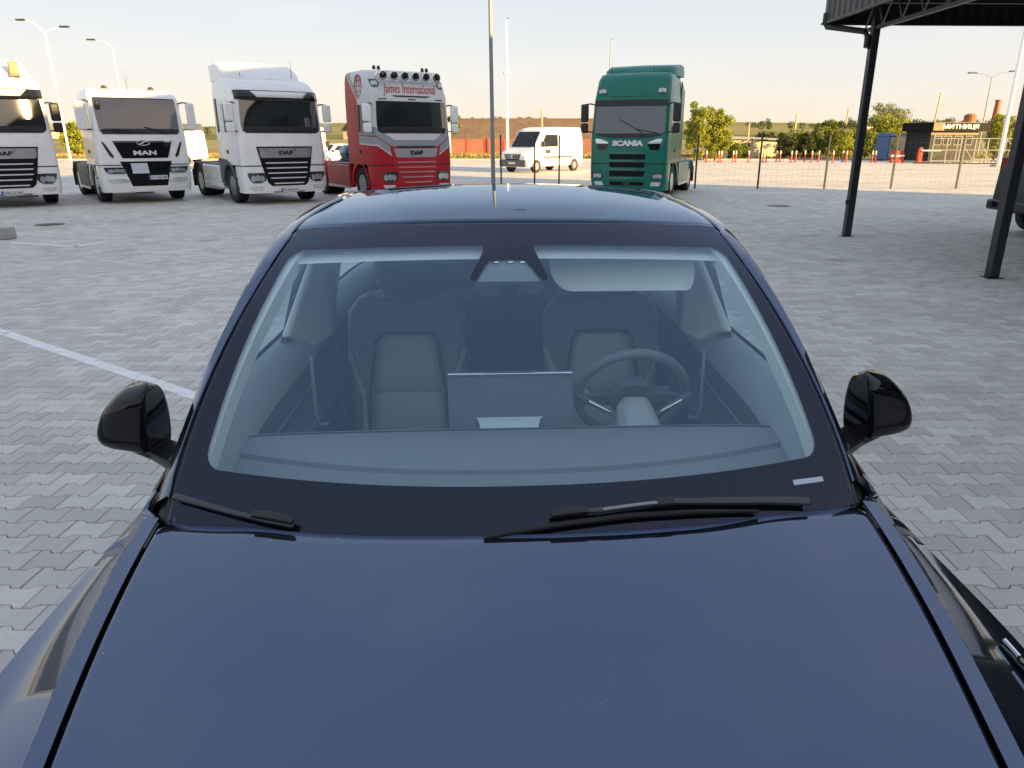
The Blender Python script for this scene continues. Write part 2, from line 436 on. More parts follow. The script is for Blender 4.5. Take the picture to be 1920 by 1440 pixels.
def place_pavers():
    base_v, base_f = paver_geo(); base_v = np.array(base_v)
    cells = []
    k = 0
    f = 1331.
    cp, sp_ = math.cos(R(19.03)), math.sin(R(19.03))
    for k in range(int(.6 / PD), int(Y_END / PD)):
        y = k * PD
        half = 1.9 + y * .80
        n0, n1 = int((-half - .1) / PP), int((half + .4) / PP)
        sh = (k + 1) % 2 * PP / 2
        for n in range(n0, n1):
            x = sh + n * PP
            dx = x - .04; lxx, lyy = dx + .05 * y, y
            if abs(lxx) < .72 and .35 < lyy < 4.7: continue      # hidden under the car
            cells.append((x, y))
    def score(c):
        x, y = c[0] + .1, c[1] + .07
        z = y * cp + 1.82 * sp_; px = 1000 + f * x / z; py = 720 + f * (1.82 * cp - y * sp_) / z
        vis = 15 < px < 1905 and py < 1425
        hid = abs(x + .05 * y) < 1.12 and y < 5
        return (0 if vis and not hid else 1e6) + math.hypot(x, y, 1.82)
    order = sorted(range(len(cells)), key=lambda i: score(cells[i]))
    single = set(order[:300])
    me = MB().add(base_v, base_f).mesh('paver', M_paver, smooth=0)
    rr = random.Random(3)
    for i in order[:300]:
        x, y = cells[i]
        o = link('paver', me, lot, loc=(x + rr.uniform(-.0008, .0008), y + rr.uniform(-.0008, .0008), rr.uniform(-.0012, .0012)))
        o.rotation_euler = (rr.gauss(0, .003), rr.gauss(0, .003), 0)
    rest = [c for i, c in enumerate(cells) if i not in single]
    N = len(rest); rng = np.random.default_rng(5)
    off = np.array([(x, y, 0) for x, y in rest]); off[:, 2] = rng.uniform(-.0013, .0013, N)
    V = (base_v[None] + off[:, None]).reshape(-1, 3)
    tilt = rng.normal(0, .004, (N, 2)); V[:, 2] += ((base_v[None, :, 0] - .1) * tilt[:, :1] + (base_v[None, :, 1] - .07) * tilt[:, 1:]).reshape(-1)
    nf = np.array(base_f); F = (nf[None] + (np.arange(N) * len(base_v))[:, None, None]).reshape(-1, 4)
    m = bpy.data.meshes.new('paver_field'); m.from_pydata(V.tolist(), [], F.tolist()); m.materials.append(M_paver)
    tag(link('paver_field', m, lot), kind='stuff')
    return cells
CELLS = place_pavers()

# ---- painted lines: paint lies on each block, the joints stay open
M_line = mat('road_paint', (.85, .85, .84), .6, var=.1, vscale=8, bump=.3, bscale=80)
def clip(poly, p, nrm):
    out = []
    for i in range(len(poly)):
        a, b = poly[i], poly[(i + 1) % len(poly)]
        da = (a[0] - p[0]) * nrm[0] + (a[1] - p[1]) * nrm[1]; db = (b[0] - p[0]) * nrm[0] + (b[1] - p[1]) * nrm[1]
        if da >= 0: out.append(a)
        if (da >= 0) != (db >= 0):
            t = da / (da - db); out.append((a[0] + t * (b[0] - a[0]), a[1] + t * (b[1] - a[1])))
    return out
def painted(a, b, w, name='painted_line', z=.0016):
    a, b = Vector(a), Vector(b); d = (b - a).normalized(); n = Vector((-d.y, d.x)); mb = MB()
    xs, lo, up = paver_rings(0)
    for x, y in CELLS:
        c = Vector((x + .1, y + .07)); t = (c - a).dot(d); s = (c - a).dot(n)
        if t < -.2 or t > (b - a).length + .2 or abs(s) > w / 2 + .2: continue
        for i in range(5):
            poly = [(x + xs[i], y + lo[i]), (x + xs[i + 1], y + lo[i + 1]), (x + xs[i + 1], y + up[i + 1]), (x + xs[i], y + up[i])]
            for p, nn in ((a, d), (b, -d), (a + n * w / 2, -n), (a - n * w / 2, n)):
                poly = clip(poly, p, nn)
                if len(poly) < 3: break
            if len(poly) >= 3: mb.add([(px, py, z) for px, py in poly], [tuple(range(len(poly)))])
    return tag(mb.build(name, M_line, smooth=0), kind='structure')
painted((-8.4, 8.95), (-2.35, 4.88), .11)
painted((-9.75, 13.38), (-8.16, 12.80), .09)
painted((-8.2, 12.80), (-8.02, 13.6), .09)
# bay lines out on the sunlit part of the lot
lm = MB()
for x0, y0, x1, y1, w in ((-14, 41, 9, 37.4, .12), (8.5, 33.5, 17.5, 27.2, .12), (-16, 36.4, -3.2, 37.2, .12), (12, 40, 30, 41, .12), (9, 46, 28, 47.2, .12)):
    a, b = Vector((x0, y0)), Vector((x1, y1)); n = (b - a).normalized(); n = Vector((-n.y, n.x)) * w / 2
    lm.add([(*(a + n), -.004), (*(a - n), -.004), (*(b - n), -.004), (*(b + n), -.004)], [(0, 1, 2, 3)])
tag(lm.build('bay_lines', M_line, smooth=0), kind='structure')

# ---- concrete kerb round the far side of the lot
km = MB()
for i in range(60): km.box(-50 + 2 * i, -48.02 + 2 * i, 68.6, 68.85, -.1, .12)
tag(km.build('far_kerb', M_concrete, smooth=0, bevel=.015), kind='structure')
# dry grass verge
def grass_patch(name, x0, x1, y0, y1, n, h, mats, seed=1, z=-.09):
    r = np.random.default_rng(seed); mb_v, mb_f = [], []
    for i in range(n):
        x, y = r.uniform(x0, x1), r.uniform(y0, y1); a = r.uniform(0, 6.28); w = r.uniform(.05, .12); hh = h * r.uniform(.4, 1.2); lx, ly_ = r.normal(0, .12, 2)
        k = len(mb_v); mb_v += [(x - w * math.cos(a), y - w * math.sin(a), z), (x + w * math.cos(a), y + w * math.sin(a), z), (x + lx, y + ly_, z + hh)]; mb_f.append((k, k + 1, k + 2))
    return tag(MB().add(mb_v, mb_f).build(name, mats, smooth=0), kind='stuff')
M_drygrass = mat('dry_grass', (.27, .21, .085), .9, var=.35, vscale=.6)
M_greengrass = mat('green_grass', (.16, .17, .05), .9, var=.4, vscale=.6)
tag(grass_patch('dry_grass', -60, 75, 86, 99, 16000, .3, M_drygrass, 2), kind='stuff')
grass_patch('green_grass', -45, 75, 69.5, 76, 6000, .35, M_greengrass, 3)

# ================================================================== BUILDINGS and street furniture
M_cladding = mat('dark_cladding', (.022, .024, .028), .65, spec=.25, var=.12, vscale=1.5)
M_canopy = mat('canopy_steel', (.022, .024, .028), .42, var=.15, vscale=3)
M_grey_cl = mat('grey_cladding', (.12, .125, .13), .55, var=.1, vscale=1)
M_win = mat('window_glass', (.02, .025, .03), .05, spec=.8)
M_winframe = mat('window_frame', (.3, .3, .3), .5)
M_fascia = mat('fascia_black', (.007, .008, .010), .7, spec=.15)
M_timber = mat('timber_panel', (.19, .11, .06), .6, var=.3, vscale=5)
M_roofing = mat('brown_roofing', (.15, .105, .075), .85, var=.22, vscale=.7)
M_brick = mat('red_brick', (.36, .14, .08), .85, var=.2, vscale=2)
M_redwall = mat('red_fence_panel', (.24, .10, .08), .75, var=.2, vscale=.5)
M_cream = mat('cream_paint', (.62, .55, .38), .55, var=.08)
M_bluep = mat('blue_paint', (.05, .13, .3), .4, var=.1)

# warehouse beyond the canopy: its bulk shades the whole forecourt
wh = thing('warehouse', 'tall grey warehouse beside the canopy, shading the forecourt', 'building', (20, 14.4, 0))
MB().box(0, 12, -64, 0, -.1, 10.2).build('wall', M_grey_cl, wh, smooth=0)
MB().box(-.25, 12.25, -64.25, .25, 10.2, 10.45).build('roof', M_cladding, wh, smooth=0)
for i in range(7):
    w = MB().box(-.06, .04, -8 - 8 * i, -4 - 8 * i, 4.4, 6.6).build('window', M_winframe, wh, smooth=0)
    MB().box(-.075, -.055, -7.9 - 8 * i, -4.1 - 8 * i, 4.5, 6.5).build('pane', M_win, w, smooth=0)
# showroom behind the photographer (seen mirrored in glass and paint)
sh = thing('showroom', 'dark showroom building with tall gridded windows behind the car', 'building', (-2, -15, 0))
MB().box(-17, 20, -14, 0, -.1, 5.2).build('wall', M_cladding, sh, smooth=0)
MB().box(-17.3, 20.3, -14.3, .3, 5.2, 5.45).build('roof', M_canopy, sh, smooth=0)
for i in range(6):
    x0 = -14 + 5.4 * i
    w = MB()
    for a in range(4): w.box(x0 + a * 1.2, x0 + a * 1.2 + .08, -.02, .08, .6, 4.6)
    for b in range(4): w.box(x0, x0 + 3.68, -.02, .07, .6 + b * 1.3, .68 + b * 1.3)
    fo = w.build('window_frame', M_winframe, sh, smooth=0)
    MB().box(x0, x0 + 3.6, .0, .03, .62, 4.55).build('pane', M_win, fo, smooth=0)

# canopy
cn = thing('canopy', 'black steel canopy on square posts with ribbed fascia', 'canopy', (6.2, 14.6, 0), R(1.9))
PX = 6.2
def post(y):
    p = MB().box(-.068, .068, y - .068, y + .068, .012, 4.430).build('post', M_canopy, cn, smooth=0, bevel=.012)
    MB().box(-.11, .11, y - .11, y + .11, .001, .012).build('base_plate', M_darkmetal, p, smooth=0)
for y in (-.32, -4.8, -9.3, -13.8): post(y)
fr = [(-.55, .5)]
fas = MB()      # ribbed sheet, left side and far side
pts = []
for i in range(0, 15 * 18 + 1):
    y = .62 - i * (15.5 / 270)
    pts.append((-.58 - (.022 if (i // 2) % 2 else 0), y))
fas.grid([[(x, y, 3.94) for x, y in pts], [(x, y, 5.180) for x, y in pts]])
fas.build('fascia', M_canopy, cn, smooth=0)
pts = [(-.58 + i * (14.5 / 260), .62 + (.022 if (i // 2) % 2 else 0)) for i in range(261)]
MB().grid([[(x, y, 3.94) for x, y in pts], [(x, y, 5.180) for x, y in pts]]).build('fascia', M_canopy, cn, smooth=0)
MB().box(-.56, 13.8, -15, .60, 4.630, 4.690).build('ceiling_sheet', M_canopy, cn, smooth=0)
MB().box(-.57, 13.8, -15, .61, 5.090, 5.150).build('roof', M_cladding, cn, smooth=0)
MB().box(-.62, -.56, -15, .66, 3.90, 3.94).box(-.56, 13.8, .60, .66, 3.90, 3.94).build('drip_edge', M_canopy, cn, smooth=0)
def truss(p, q, zl, zh, n):
    p, q = Vector(p), Vector(q); t = MB()
    d = (q - p).normalized(); s = Vector((-d.y, d.x, 0)) * .04
    for z, h in ((zl, .06), (zh, .05)):
        t.slab([p + s + Vector((0, 0, z)), p - s + Vector((0, 0, z)), p - s + Vector((0, 0, z + h)), p + s + Vector((0, 0, z + h))], q - p)
    tr = t.build('truss', M_darkmetal, cn, smooth=0)
    w = MB()
    for i in range(n):
        a, b = p + (q - p) * (i / n), p + (q - p) * ((i + .5) / n); c = p + (q - p) * ((i + 1) / n)
        w.tube([a + Vector((0, 0, zl + .04)), b + Vector((0, 0, zh + .02))], .016, 5); w.tube([b + Vector((0, 0, zh + .02)), c + Vector((0, 0, zl + .04))], .016, 5)
    w.build('truss_web', M_galv, tr, smooth=0)
truss((0, .1, 0), (0, -14.5, 0), 3.70, 4.25, 22)
truss((0, -.32, 0), (13.5, -.32, 0), 4.130, 4.530, 22)
truss((0, -4.8, 0), (13.5, -4.8, 0), 4.130, 4.530, 22)
truss((6.5, .1, 0), (6.5, -14.5, 0), 4.090, 4.510, 22)
MB().tube([(-.6, .5, 4.090), (-.6, .5, 3.930), (-.58, .45, 3.850), (-.16, -.25, 3.680), (-.12, -.31, 3.580), (-.12, -.32, 3.40)], .055, 10).build('downpipe', M_black, cn)
for y, z in ((-.32, 3.38), (-.32, .62)):
    MB().box(-.10, -.068, y - .03, y + .03, z, z + .08).build('bracket', M_black, cn, smooth=0)

# ------------------------------------------------------------------ lamp posts and poles
def lamp_pole(name, label, x, y, h, r, arms, mm, ring=None, group=None, z=-.012):
    t = thing(name, label, 'lamp post', (x, y, z), 0, group)
    MB().tube([(0, 0, 0), (0, 0, h * .55), (0, 0, h)], [r, r * .8, r * .55], 12).build('pole', mm, t)
    MB().lathe([(r * 1.9, 0), (r * 1.9, .02), (r * 1.15, .03)], (0, 0, 0), n=12).build('base_flange', M_galv, t, smooth=0)
    if ring: MB().lathe([(r, -.1), (r * 2.6, -.1), (r * 2.6, .1), (r * .8, .1)], (0, 0, ring), n=12).build('collar', mm, t, smooth=0)
    for ax, az in arms:
        a = MB().tube([(0, 0, h - .05), (ax * .35, 0, h + az * .55), (ax, 0, h + az)], r * .42, 8).build('arm', mm, t)
        MB().box(min(ax, ax * 1.55), max(ax, ax * 1.55), -.14, .14, h + az - .05, h + az + .08).build('lamp_head', M_darkmetal, a, smooth=0, bevel=.03)
    return t
lamp_pole('lamp_post', 'plain grey steel pole standing directly behind the black car', -1.57, 28.9, 11, .085, [(.9, .3)], M_galv)
lamp_pole('lamp_post', 'white pole with a collar and small lamp head, beside the parked van', -2.05, 59.5, 10.2, .12, [(.12, .25)], M_white, 6.65, 'tall white lamp posts')
lamp_pole('lamp_post', 'white twin-arm lamp post with a collar behind the leftmost truck', -39.3, 63.2, 9.9, .095, [(-1.35, .95), (1.3, .45)], M_white, 6.95, 'tall white lamp posts')
lamp_pole('lamp_post', 'slender grey twin-arm lamp post rising behind the customs office', 46.4, 78, 7.75, .08, [(-1.6, .4), (1.7, .55)], M_galv)
lamp_pole('lamp_post', 'distant thin pole with one lamp arm above the low-roofed truck cab', -41.0, 76, 10.4, .05, [(-1.5, .55)], M_white)
lamp_pole('lamp_post', 'distant small lamp above the green truck roof', 8.9, 90, 12.4, .09, [(.1, .3)], M_galv)
rp = thing('pole', 'thick white pole at the right edge, by the gate end', 'pole', (32.8, 52.4, 0))
MB().tube([(0, 0, -.01), (0, 0, 13)], [.14, .11], 12).build('shaft', M_white, rp)
MB().box(-.35, .35, -.35, .35, -.01, .12).build('footing', M_concrete, rp, smooth=0, bevel=.02)
M_pole = mat('weathered_pole', (.5, .4, .24), .8, var=.15)
def util_pole(label, x, y, h, arm=True, lean=0.):
    z = hill_z(x, y) if y > 130 else -.09
    t = thing('utility_pole', label, 'utility pole', (x, y, z), 0, 'wooden utility poles'); t.rotation_euler = (0, lean, 0)
    MB().tube([(0, 0, -.2), (0, 0, h)], [.15, .1], 8).build('shaft', M_pole, t)
    if arm: MB().box(-.6, .6, -.05, .05, h - .5, h - .38).build('crossarm', M_pole, t, smooth=0)
util_pole('short pole in the field right of the bright green tree', 32.0, 112, 4.1, False)
util_pole('leaning pole amid the shrubs left of the near canopy post', 33.9, 98, 5.0, False, .03)
util_pole('pole rising over the shrub tops just left of the near canopy post', 42.1, 102, 5.8, False, .03)
util_pole('slanted pole rising behind the left end of the customs office roof', 59.2, 112, 8.4, True, .05)
util_pole('slim pole standing behind the van, before the brown roof', 1.0, 88, 5.2, False)

# ------------------------------------------------------------------ mesh fence along the lot
fe = thing('mesh_fence', 'thin dark mesh fence with square posts across the lot', 'fence', (0, 28.7, -.012))
fx = [-1.25, .05, 1.0, 3.6, 6.3, 8.75, 11.35, 13.95, 16.5, 19.1, 21.7]
M_fpost = mat('fence_post_dark', (.035, .04, .04), .5, var=.2)
for x in fx:
    p = MB().box(x - .03, x + .03, -.03, .03, 0, 1.95).build('post', M_fpost, fe, smooth=0)
    MB().box(x - .034, x + .034, -.034, .034, 1.95, 1.98).build('cap', M_black, p, smooth=0)
wm = MB()
for x0, x1 in zip(fx[4:-1], fx[5:]):
    for k in range(9): wm.box(x0, x1, -.0009, .0009, .12 + k * .2, .1218 + k * .2)
    nn = int((x1 - x0) / .2)
    for k in range(nn): wm.box(x0 + k * .2 + .1, x0 + k * .2 + .1018, -.0009, .0009, .05, 1.85)
tag(wm.build('wire_mesh', M_fpost, fe, smooth=0), kind='stuff')

# ------------------------------------------------------------------ bollards
ORD = 'first second third fourth fifth sixth seventh eighth ninth tenth eleventh twelfth thirteenth fourteenth fifteenth sixteenth seventeenth eighteenth nineteenth twentieth twenty-first twenty-second twenty-third'.split()
def bollards():
    M_bt = mat('bollard_white', (.72, .62, .5), .5)
    t0 = None
    pxs = [1324, 1347, 1352, 1374, 1379, 1403, 1430, 1436, 1455, 1462, 1483, 1491, 1508, 1521, 1534, 1552, 1561, 1579, 1586, 1598, 1606, 1634, 1640]
    rr = random.Random(4)
    for i, px in enumerate(pxs):
        Y = 62.3 + rr.uniform(-.8, .8); z = Y * .9453 + 1.82 * .326; X = (px - 1000) / 1331 * z
        lab = 'red bollard with pale top, %s from the left in the row along the far edge' % ORD[i]
        if t0 is None:
            t0 = thing('bollard', lab, 'bollard', (X, Y, -.012), 0, 'red and white bollards along the far edge')
            MB().lathe([(.055, 0), (.055, .62), (.05, .63)], (0, 0, 0), n=10).build('post', M_red, t0)
            MB().lathe([(.057, .63), (.057, .86), (.03, .93), (.0, .94)], (0, 0, 0), n=10).build('reflective_top', M_bt, t0)
            MB().lathe([(.14, 0), (.13, .04), (.07, .07)], (0, 0, 0), n=10).build('base', M_red, t0)
        else:
            dup(t0, (X, Y, -.012), rr.uniform(0, 3), lab)
bollards()

# ------------------------------------------------------------------ customs office
co_ = thing('customs_office', 'small dark customs office lettered МИТНИЦЯ under a deep fascia', 'building', (32.85, 62.2, -.012), R(17))
MB().box(0, 5.0, 0, 2.6, 0, 2.45).build('wall', M_cladding, co_, smooth=0)
for i in range(9):
    MB().box(-.03, -.002, .02, 2.58, .06 + i * .265, .06 + i * .265 + .25).build('siding_board', M_cladding, co_, smooth=0)
    MB().box(.02, 4.98, -.03, -.002, .06 + i * .265, .06 + i * .265 + .25).build('siding_board', M_cladding if i < 8 else M_timber, co_, smooth=0)
MB().box(-.35, 5.6, -.5, 2.85, 2.45, 3.12).build('fascia', M_fascia, co_, smooth=0, bevel=.01)
MB().box(-.2, 5.4, -.35, 2.7, 3.12, 3.16).build('roof', M_grey_cl, co_, smooth=0)
for i in range(9): MB().box(-.33 + i * .125, -.33 + i * .125 + .11, -.525, -.505, 2.5, 3.08).build('timber_slat', M_timber, co_, smooth=0)
for x0 in (.35, 1.35, 2.5, 3.6):
    w = MB().box(x0, x0 + .85, -.06, -.03, 1.35, 2.1).build('window', M_darkmetal, co_, smooth=0)
    MB().box(x0 + .06, x0 + .79, -.066, -.06, 1.41, 2.04).build('pane', M_win, w, smooth=0)
M_signw = mat('sign_white', (.85, .85, .83), .5)
lettering('lettering', 'МИТНИЦЯ', 3.75, .42, (2.45, -.505, 2.79), co_, M_signw, ext=.05, shear=.0, bold=.012)
MB().box(-1.2, 9, -3, 3.5, -.08, .10).build('plinth', M_concrete, co_, smooth=0)

# sliding gate in front of it
ga = thing('sliding_gate', 'galvanised sliding gate with diagonal braces before the customs office', 'gate', (31.3, 58.6, -.012), R(-9))
gx = [0, 1.0, 1.75, 2.0, 2.3, 3.05, 3.95, 5.2, 6.1, 6.9]
for x, h in zip(gx, (2.3, 1.9, 1.9, 2.0, 1.9, 1.9, 1.9, 1.9, 1.9, 1.9)):
    MB().box(x - .04, x + .04, -.04, .04, 0, h).build('upright', M_galv, ga, smooth=0)
for z in (.2, 1.0, 1.85): MB().box(0, 6.9, -.03, .03, z, z + .06).build('rail', M_galv, ga, smooth=0)
for x0, x1 in ((1.9, 3.0), (5.2, 6.8), (3.3, 4.2)):
    MB().tube([(x0, 0, 1.85), (x1, 0, .25)], .03, 6).build('brace', M_galv, ga)
wm = MB()
for k in range(34): wm.box(.1 + k * .2, .104 + k * .2, -.002, .002, .2, 1.85)
for k in range(8): wm.box(0, 6.9, -.002, .002, .3 + .2 * k, .304 + .2 * k)
tag(wm.build('wire_mesh', M_galv, ga, smooth=0), kind='stuff')
MB().box(-1.2, 7.4, -.12, .12, 0, .09).build('ground_beam', M_darkmetal, ga, smooth=0)
# light fence with pale posts right of the gate
f2 = thing('mesh_fence', 'pale posted mesh fence to the right of the gate', 'fence', (38.4, 58.4, -.012), R(-20))
for i in range(6): MB().box(i * 1.3 - .035, i * 1.3 + .035, -.035, .035, 0, 2.0).build('post', M_galv, f2, smooth=0)
wm = MB()
for k in range(36): wm.box(k * .18, k * .18 + .005, -.002, .002, .1, 1.9)
for k in range(10): wm.box(0, 6.5, -.002, .002, .1 + .2 * k, .105 + .2 * k)
tag(wm.build('wire_mesh', M_galv, f2, smooth=0), kind='stuff')

# barrier with white boom, red cabinets
def barrier(label, x, y, boom):
    t = thing('barrier', label, 'barrier', (x, y, -.012))
    MB().box(-.18, .18, -.15, .15, 0, 1.05).build('cabinet', M_red, t, smooth=0, bevel=.03)
    MB().box(-.12, .12, -.12, .12, 1.05, 1.2).build('head', M_red, t, smooth=0, bevel=.02)
    if boom: MB().box(.0, 1.6, -.2, -.15, .92, 1.0).build('boom', M_white, t, smooth=0)
barrier('red barrier cabinet with a short white boom beside the dark office wall', 31.6, 61, True)
barrier('red barrier cabinet at the right end of the sliding gate', 37.2, 57.0, False)
bx = thing('barrier', 'low red and white plastic road barrier by the cabins', 'barrier', (29.6, 60.6, -.012))
MB().loft([[(-.5, -.2, 0), (.5, -.2, 0), (.5, .2, 0), (-.5, .2, 0)], [(-.5, -.07, .5), (.5, -.07, .5), (.5, .07, .5), (-.5, .07, .5)], [(-.45, -.06, .95), (.45, -.06, .95), (.45, .06, .95), (-.45, .06, .95)]], 0, True, True).build('body', M_red, bx, smooth=0, bevel=.02)
MB().box(-.52, .52, -.12, .12, .5, .62).build('band', M_white, bx, smooth=0)

# portable cabins
def cabin(label, x, y, rz, side, rf):
    t = thing('portable_cabin', label, 'cabin', (x, y, -.012), rz, 'portable cabins by the office')
    MB().box(-.6, .6, -.6, .6, .1, 2.1).build('shell', side, t, smooth=0, bevel=.04)
    MB().loft([[(-.66, -.66, 2.1), (.66, -.66, 2.1), (.66, .66, 2.1), (-.66, .66, 2.1)], [(-.45, -.45, 2.35), (.45, -.45, 2.35), (.45, .45, 2.35), (-.45, .45, 2.35)]], 0, True, True).build('roof', rf, t, smooth=0)
    d = MB().box(-.42, .42, -.625, -.60, .2, 2.0).build('door', M_cream, t, smooth=0)
    MB().box(-.12, .12, -.632, -.625, 1.05, 1.35).build('notice', M_darkmetal, d, smooth=0)
    MB().box(-.65, .65, -.65, .65, 0, .1).build('skid', M_darkmetal, t, smooth=0)
cabin('blue sided portable cabin with cream door, left of the pair', 31.6, 67.2, R(38), M_bluep, M_bluep)
cabin('cream portable cabin with grey roof, right of the pair', 33.4, 66.6, R(24), M_cream, M_grey_cl)

# ------------------------------------------------------------------ long barn and red wall
ba = thing('barn', 'long low barn with a broad brown roof beyond the red wall', 'building', (-11.6, 104, -.09))
MB().box(.4, 21.6, 1, 12, 0, 2.0).build('wall', M_brick, ba, smooth=0)
rf = MB()
for i in range(22):
    for j in range(8):
        x0, x1 = i * 1.0, i * 1.0 + .985; t0, t1 = j / 8, (j + 1) / 8
        ya, yb, za, zb = 0 + 5.5 * t0, 0 + 5.5 * t1, 1.85 + 2.75 * t0, 1.85 + 2.75 * t1
        rf.add([(x0, ya, za + .05), (x1, ya, za + .05), (x1, yb, zb + .02), (x0, yb, zb + .02), (x0, ya, za), (x1, ya, za)], [(0, 1, 2, 3), (4, 5, 1, 0)])
rf.build('roof', M_roofing, ba, smooth=0)
MB().add([(0, 5.5, 4.62), (22, 5.5, 4.62), (22, 12.5, 1.85), (0, 12.5, 1.85)], [(0, 1, 2, 3)]).build('roof', M_roofing, ba, smooth=0)
MB().tube([(0, 5.5, 4.66), (22, 5.5, 4.66)], .1, 8).build('ridge', M_roofing, ba)
rw = thing('fence', 'long low red panelled wall in front of the brown barn', 'fence', (-14, 100.5, -.09))
for i in range(11):
    MB().box(i * 2.5 + .05, i * 2.5 + 2.45, -.06, .06, .15, 1.85).build('panel', M_redwall, rw, smooth=0)
    MB().box(i * 2.5 - .07, i * 2.5 + .07, -.1, .1, 0, 2.0).build('post', M_red, rw, smooth=0)
MB().box(-.1, 27.6, -.09, .09, 1.86, 1.95).build('coping', M_redwall, rw, smooth=0)
for x, lab in ((-11.9, 'left of two white posts before the tree by the red truck'), (-10.8, 'right of two white posts before the tree by the red truck')):
    t = thing('post', lab, 'post', (x, 97, -.09)); MB().box(-.13, .13, -.13, .13, 0, 3.9).build('shaft', M_white, t, smooth=0); MB().box(-.16, .16, -.16, .16, 3.9, 3.98).build('cap', M_galv, t, smooth=0)
shd = thing('shed', 'low cream shed with a pale lean-to roof right of the bright tree', 'building', (21.0, 79, -.09))
MB().box(0, 5.4, 0, 4, 0, 1.75).build('wall', M_cream, shd, smooth=0)
MB().add([(-.4, -.5, 1.98), (5.8, -.5, 1.78), (5.8, 4.4, 1.95), (-.4, 4.4, 2.2), (-.4, -.5, 2.06), (5.8, -.5, 1.86), (5.8, 4.4, 2.03), (-.4, 4.4, 2.28)], [(0, 1, 5, 4), (1, 2, 6, 5), (2, 3, 7, 6), (3, 0, 4, 7), (4, 5, 6, 7), (3, 2, 1, 0)]).build('roof', M_concrete, shd, smooth=0)
MB().box(1.0, 1.9, -.03, .0, .05, 1.5).build('door', M_timber, shd, smooth=0)
# brick chimney and water tower on the skyline
ch = thing('chimney', 'tall tapering red brick chimney on the skyline', 'chimney', (161.5, 265, hill_z(161.5, 265)))
MB().lathe([(1.45, -1), (.85, 13.2), (1.0, 13.3), (1.0, 13.8), (.8, 13.8)], (0, 0, 0), n=14).build('shaft', M_brick, ch)
MB().lathe([(2, -1), (2, 1.6), (1.5, 1.7)], (0, 0, 0), n=14).build('base', M_brick, ch, smooth=0)
wt = thing('water_tower', 'squat round brick tower on the skyline left of the chimney', 'tower', (147, 255, hill_z(147, 255)))
MB().lathe([(1.4, -1), (1.4, 5.0), (1.9, 5.7), (1.9, 8.4), (1.5, 8.9), (0, 9.3)], (0, 0, 0), n=14).build('shaft', M_brick, wt, smooth=20)
MB().lathe([(1.95, 8.2), (1.95, 8.4)], (0, 0, 0), n=14).build('band', M_roofing, wt, smooth=0)
# scattered houses on the hill
def house(label, x, y, w, d, h, wallm, roofm, rz=0):
    t = thing('house', label, 'house', (x, y, hill_z(x, y) - .2), rz, 'far houses on the hill')
    MB().box(-w / 2, w / 2, -d / 2, d / 2, 0, h).build('wall', wallm, t, smooth=0)
    MB().add([(-w * .55, -d * .58, h), (w * .55, -d * .58, h), (w * .55, d * .58, h), (-w * .55, d * .58, h), (-w * .55, 0, h + d * .4), (w * .55, 0, h + d * .4)], [(0, 1, 5, 4), (2, 3, 4, 5), (0, 4, 3), (1, 2, 5), (3, 2, 1, 0)]).build('roof', roofm, t, smooth=0)
    for x0 in (-w * .25, w * .15): MB().box(x0, x0 + w * .12, -d / 2 - .05, -d / 2, h * .35, h * .75).build('window', M_win, t, smooth=0)
hr = random.Random(12)
HP_ = ['furthest left', 'left of the pair', 'beside the lamp post', 'low on the slope', 'nearer the low-roofed truck', 'nearer the tall white truck', 'seen by the red truck', 'leftmost', 'middle', 'nearest the office roof']
HL = ['grey roofed far house', 'white far house with brown roof', 'cream far house with dark roof', 'brick far house with grey roof']
for i, (x, y) in enumerate(((-215, 330), (-232, 360), (-190, 345), (-255, 420), (-150, 330), (-135, 365), (-70, 300), (255, 470), (280, 500), (215, 480))):
    k = i % 4
    house(HL[k] + (' on the left hillside, ' if x < 0 else ' on the right ridge, ') + ('%s from the left' % ORD[[1, 2, 3, 0, 4, 5, 6, 1, 2, 0][i]]), x, y, hr.uniform(8, 13), hr.uniform(6, 8), hr.uniform(3, 4.2), [M_concrete, M_white, M_cream, M_brick][k], [M_grey_cl, M_roofing, M_cladding, M_grey_cl][k], hr.uniform(-.5, .5))

# kerb block at the left edge, manhole covers
kb = thing('kerb_block', 'weathered concrete kerb block lying at the left edge of the lot', 'kerb block', (-10.75, 13.75, 0), R(8))
MB().box(-.75, .75, -.12, .12, .002, .22).build('block', M_concrete, kb, smooth=0, bevel=.02)
MB().box(-.5, .4, -.06, .06, .222, .24).build('moss', M_greengrass, kb, smooth=0)
for i, (x, y, lab) in enumerate(((7.1, 21.1, 'round dark manhole cover in the paving before the fence'), (-10.9, 16.3, 'round manhole cover in the paving before the white trucks'))):
    t = thing('manhole_cover', lab, 'manhole cover', (x, y, -.004)); MB().lathe([(.30, 0), (.30, .006), (0, .007)], (0, 0, 0), n=24).build('cover', M_darkmetal, t, smooth=0)
    MB().lathe([(.34, 0), (.34, .004), (.305, .004)], (0, 0, 0), n=24, cap=False).build('ring', M_concrete, t, smooth=0)

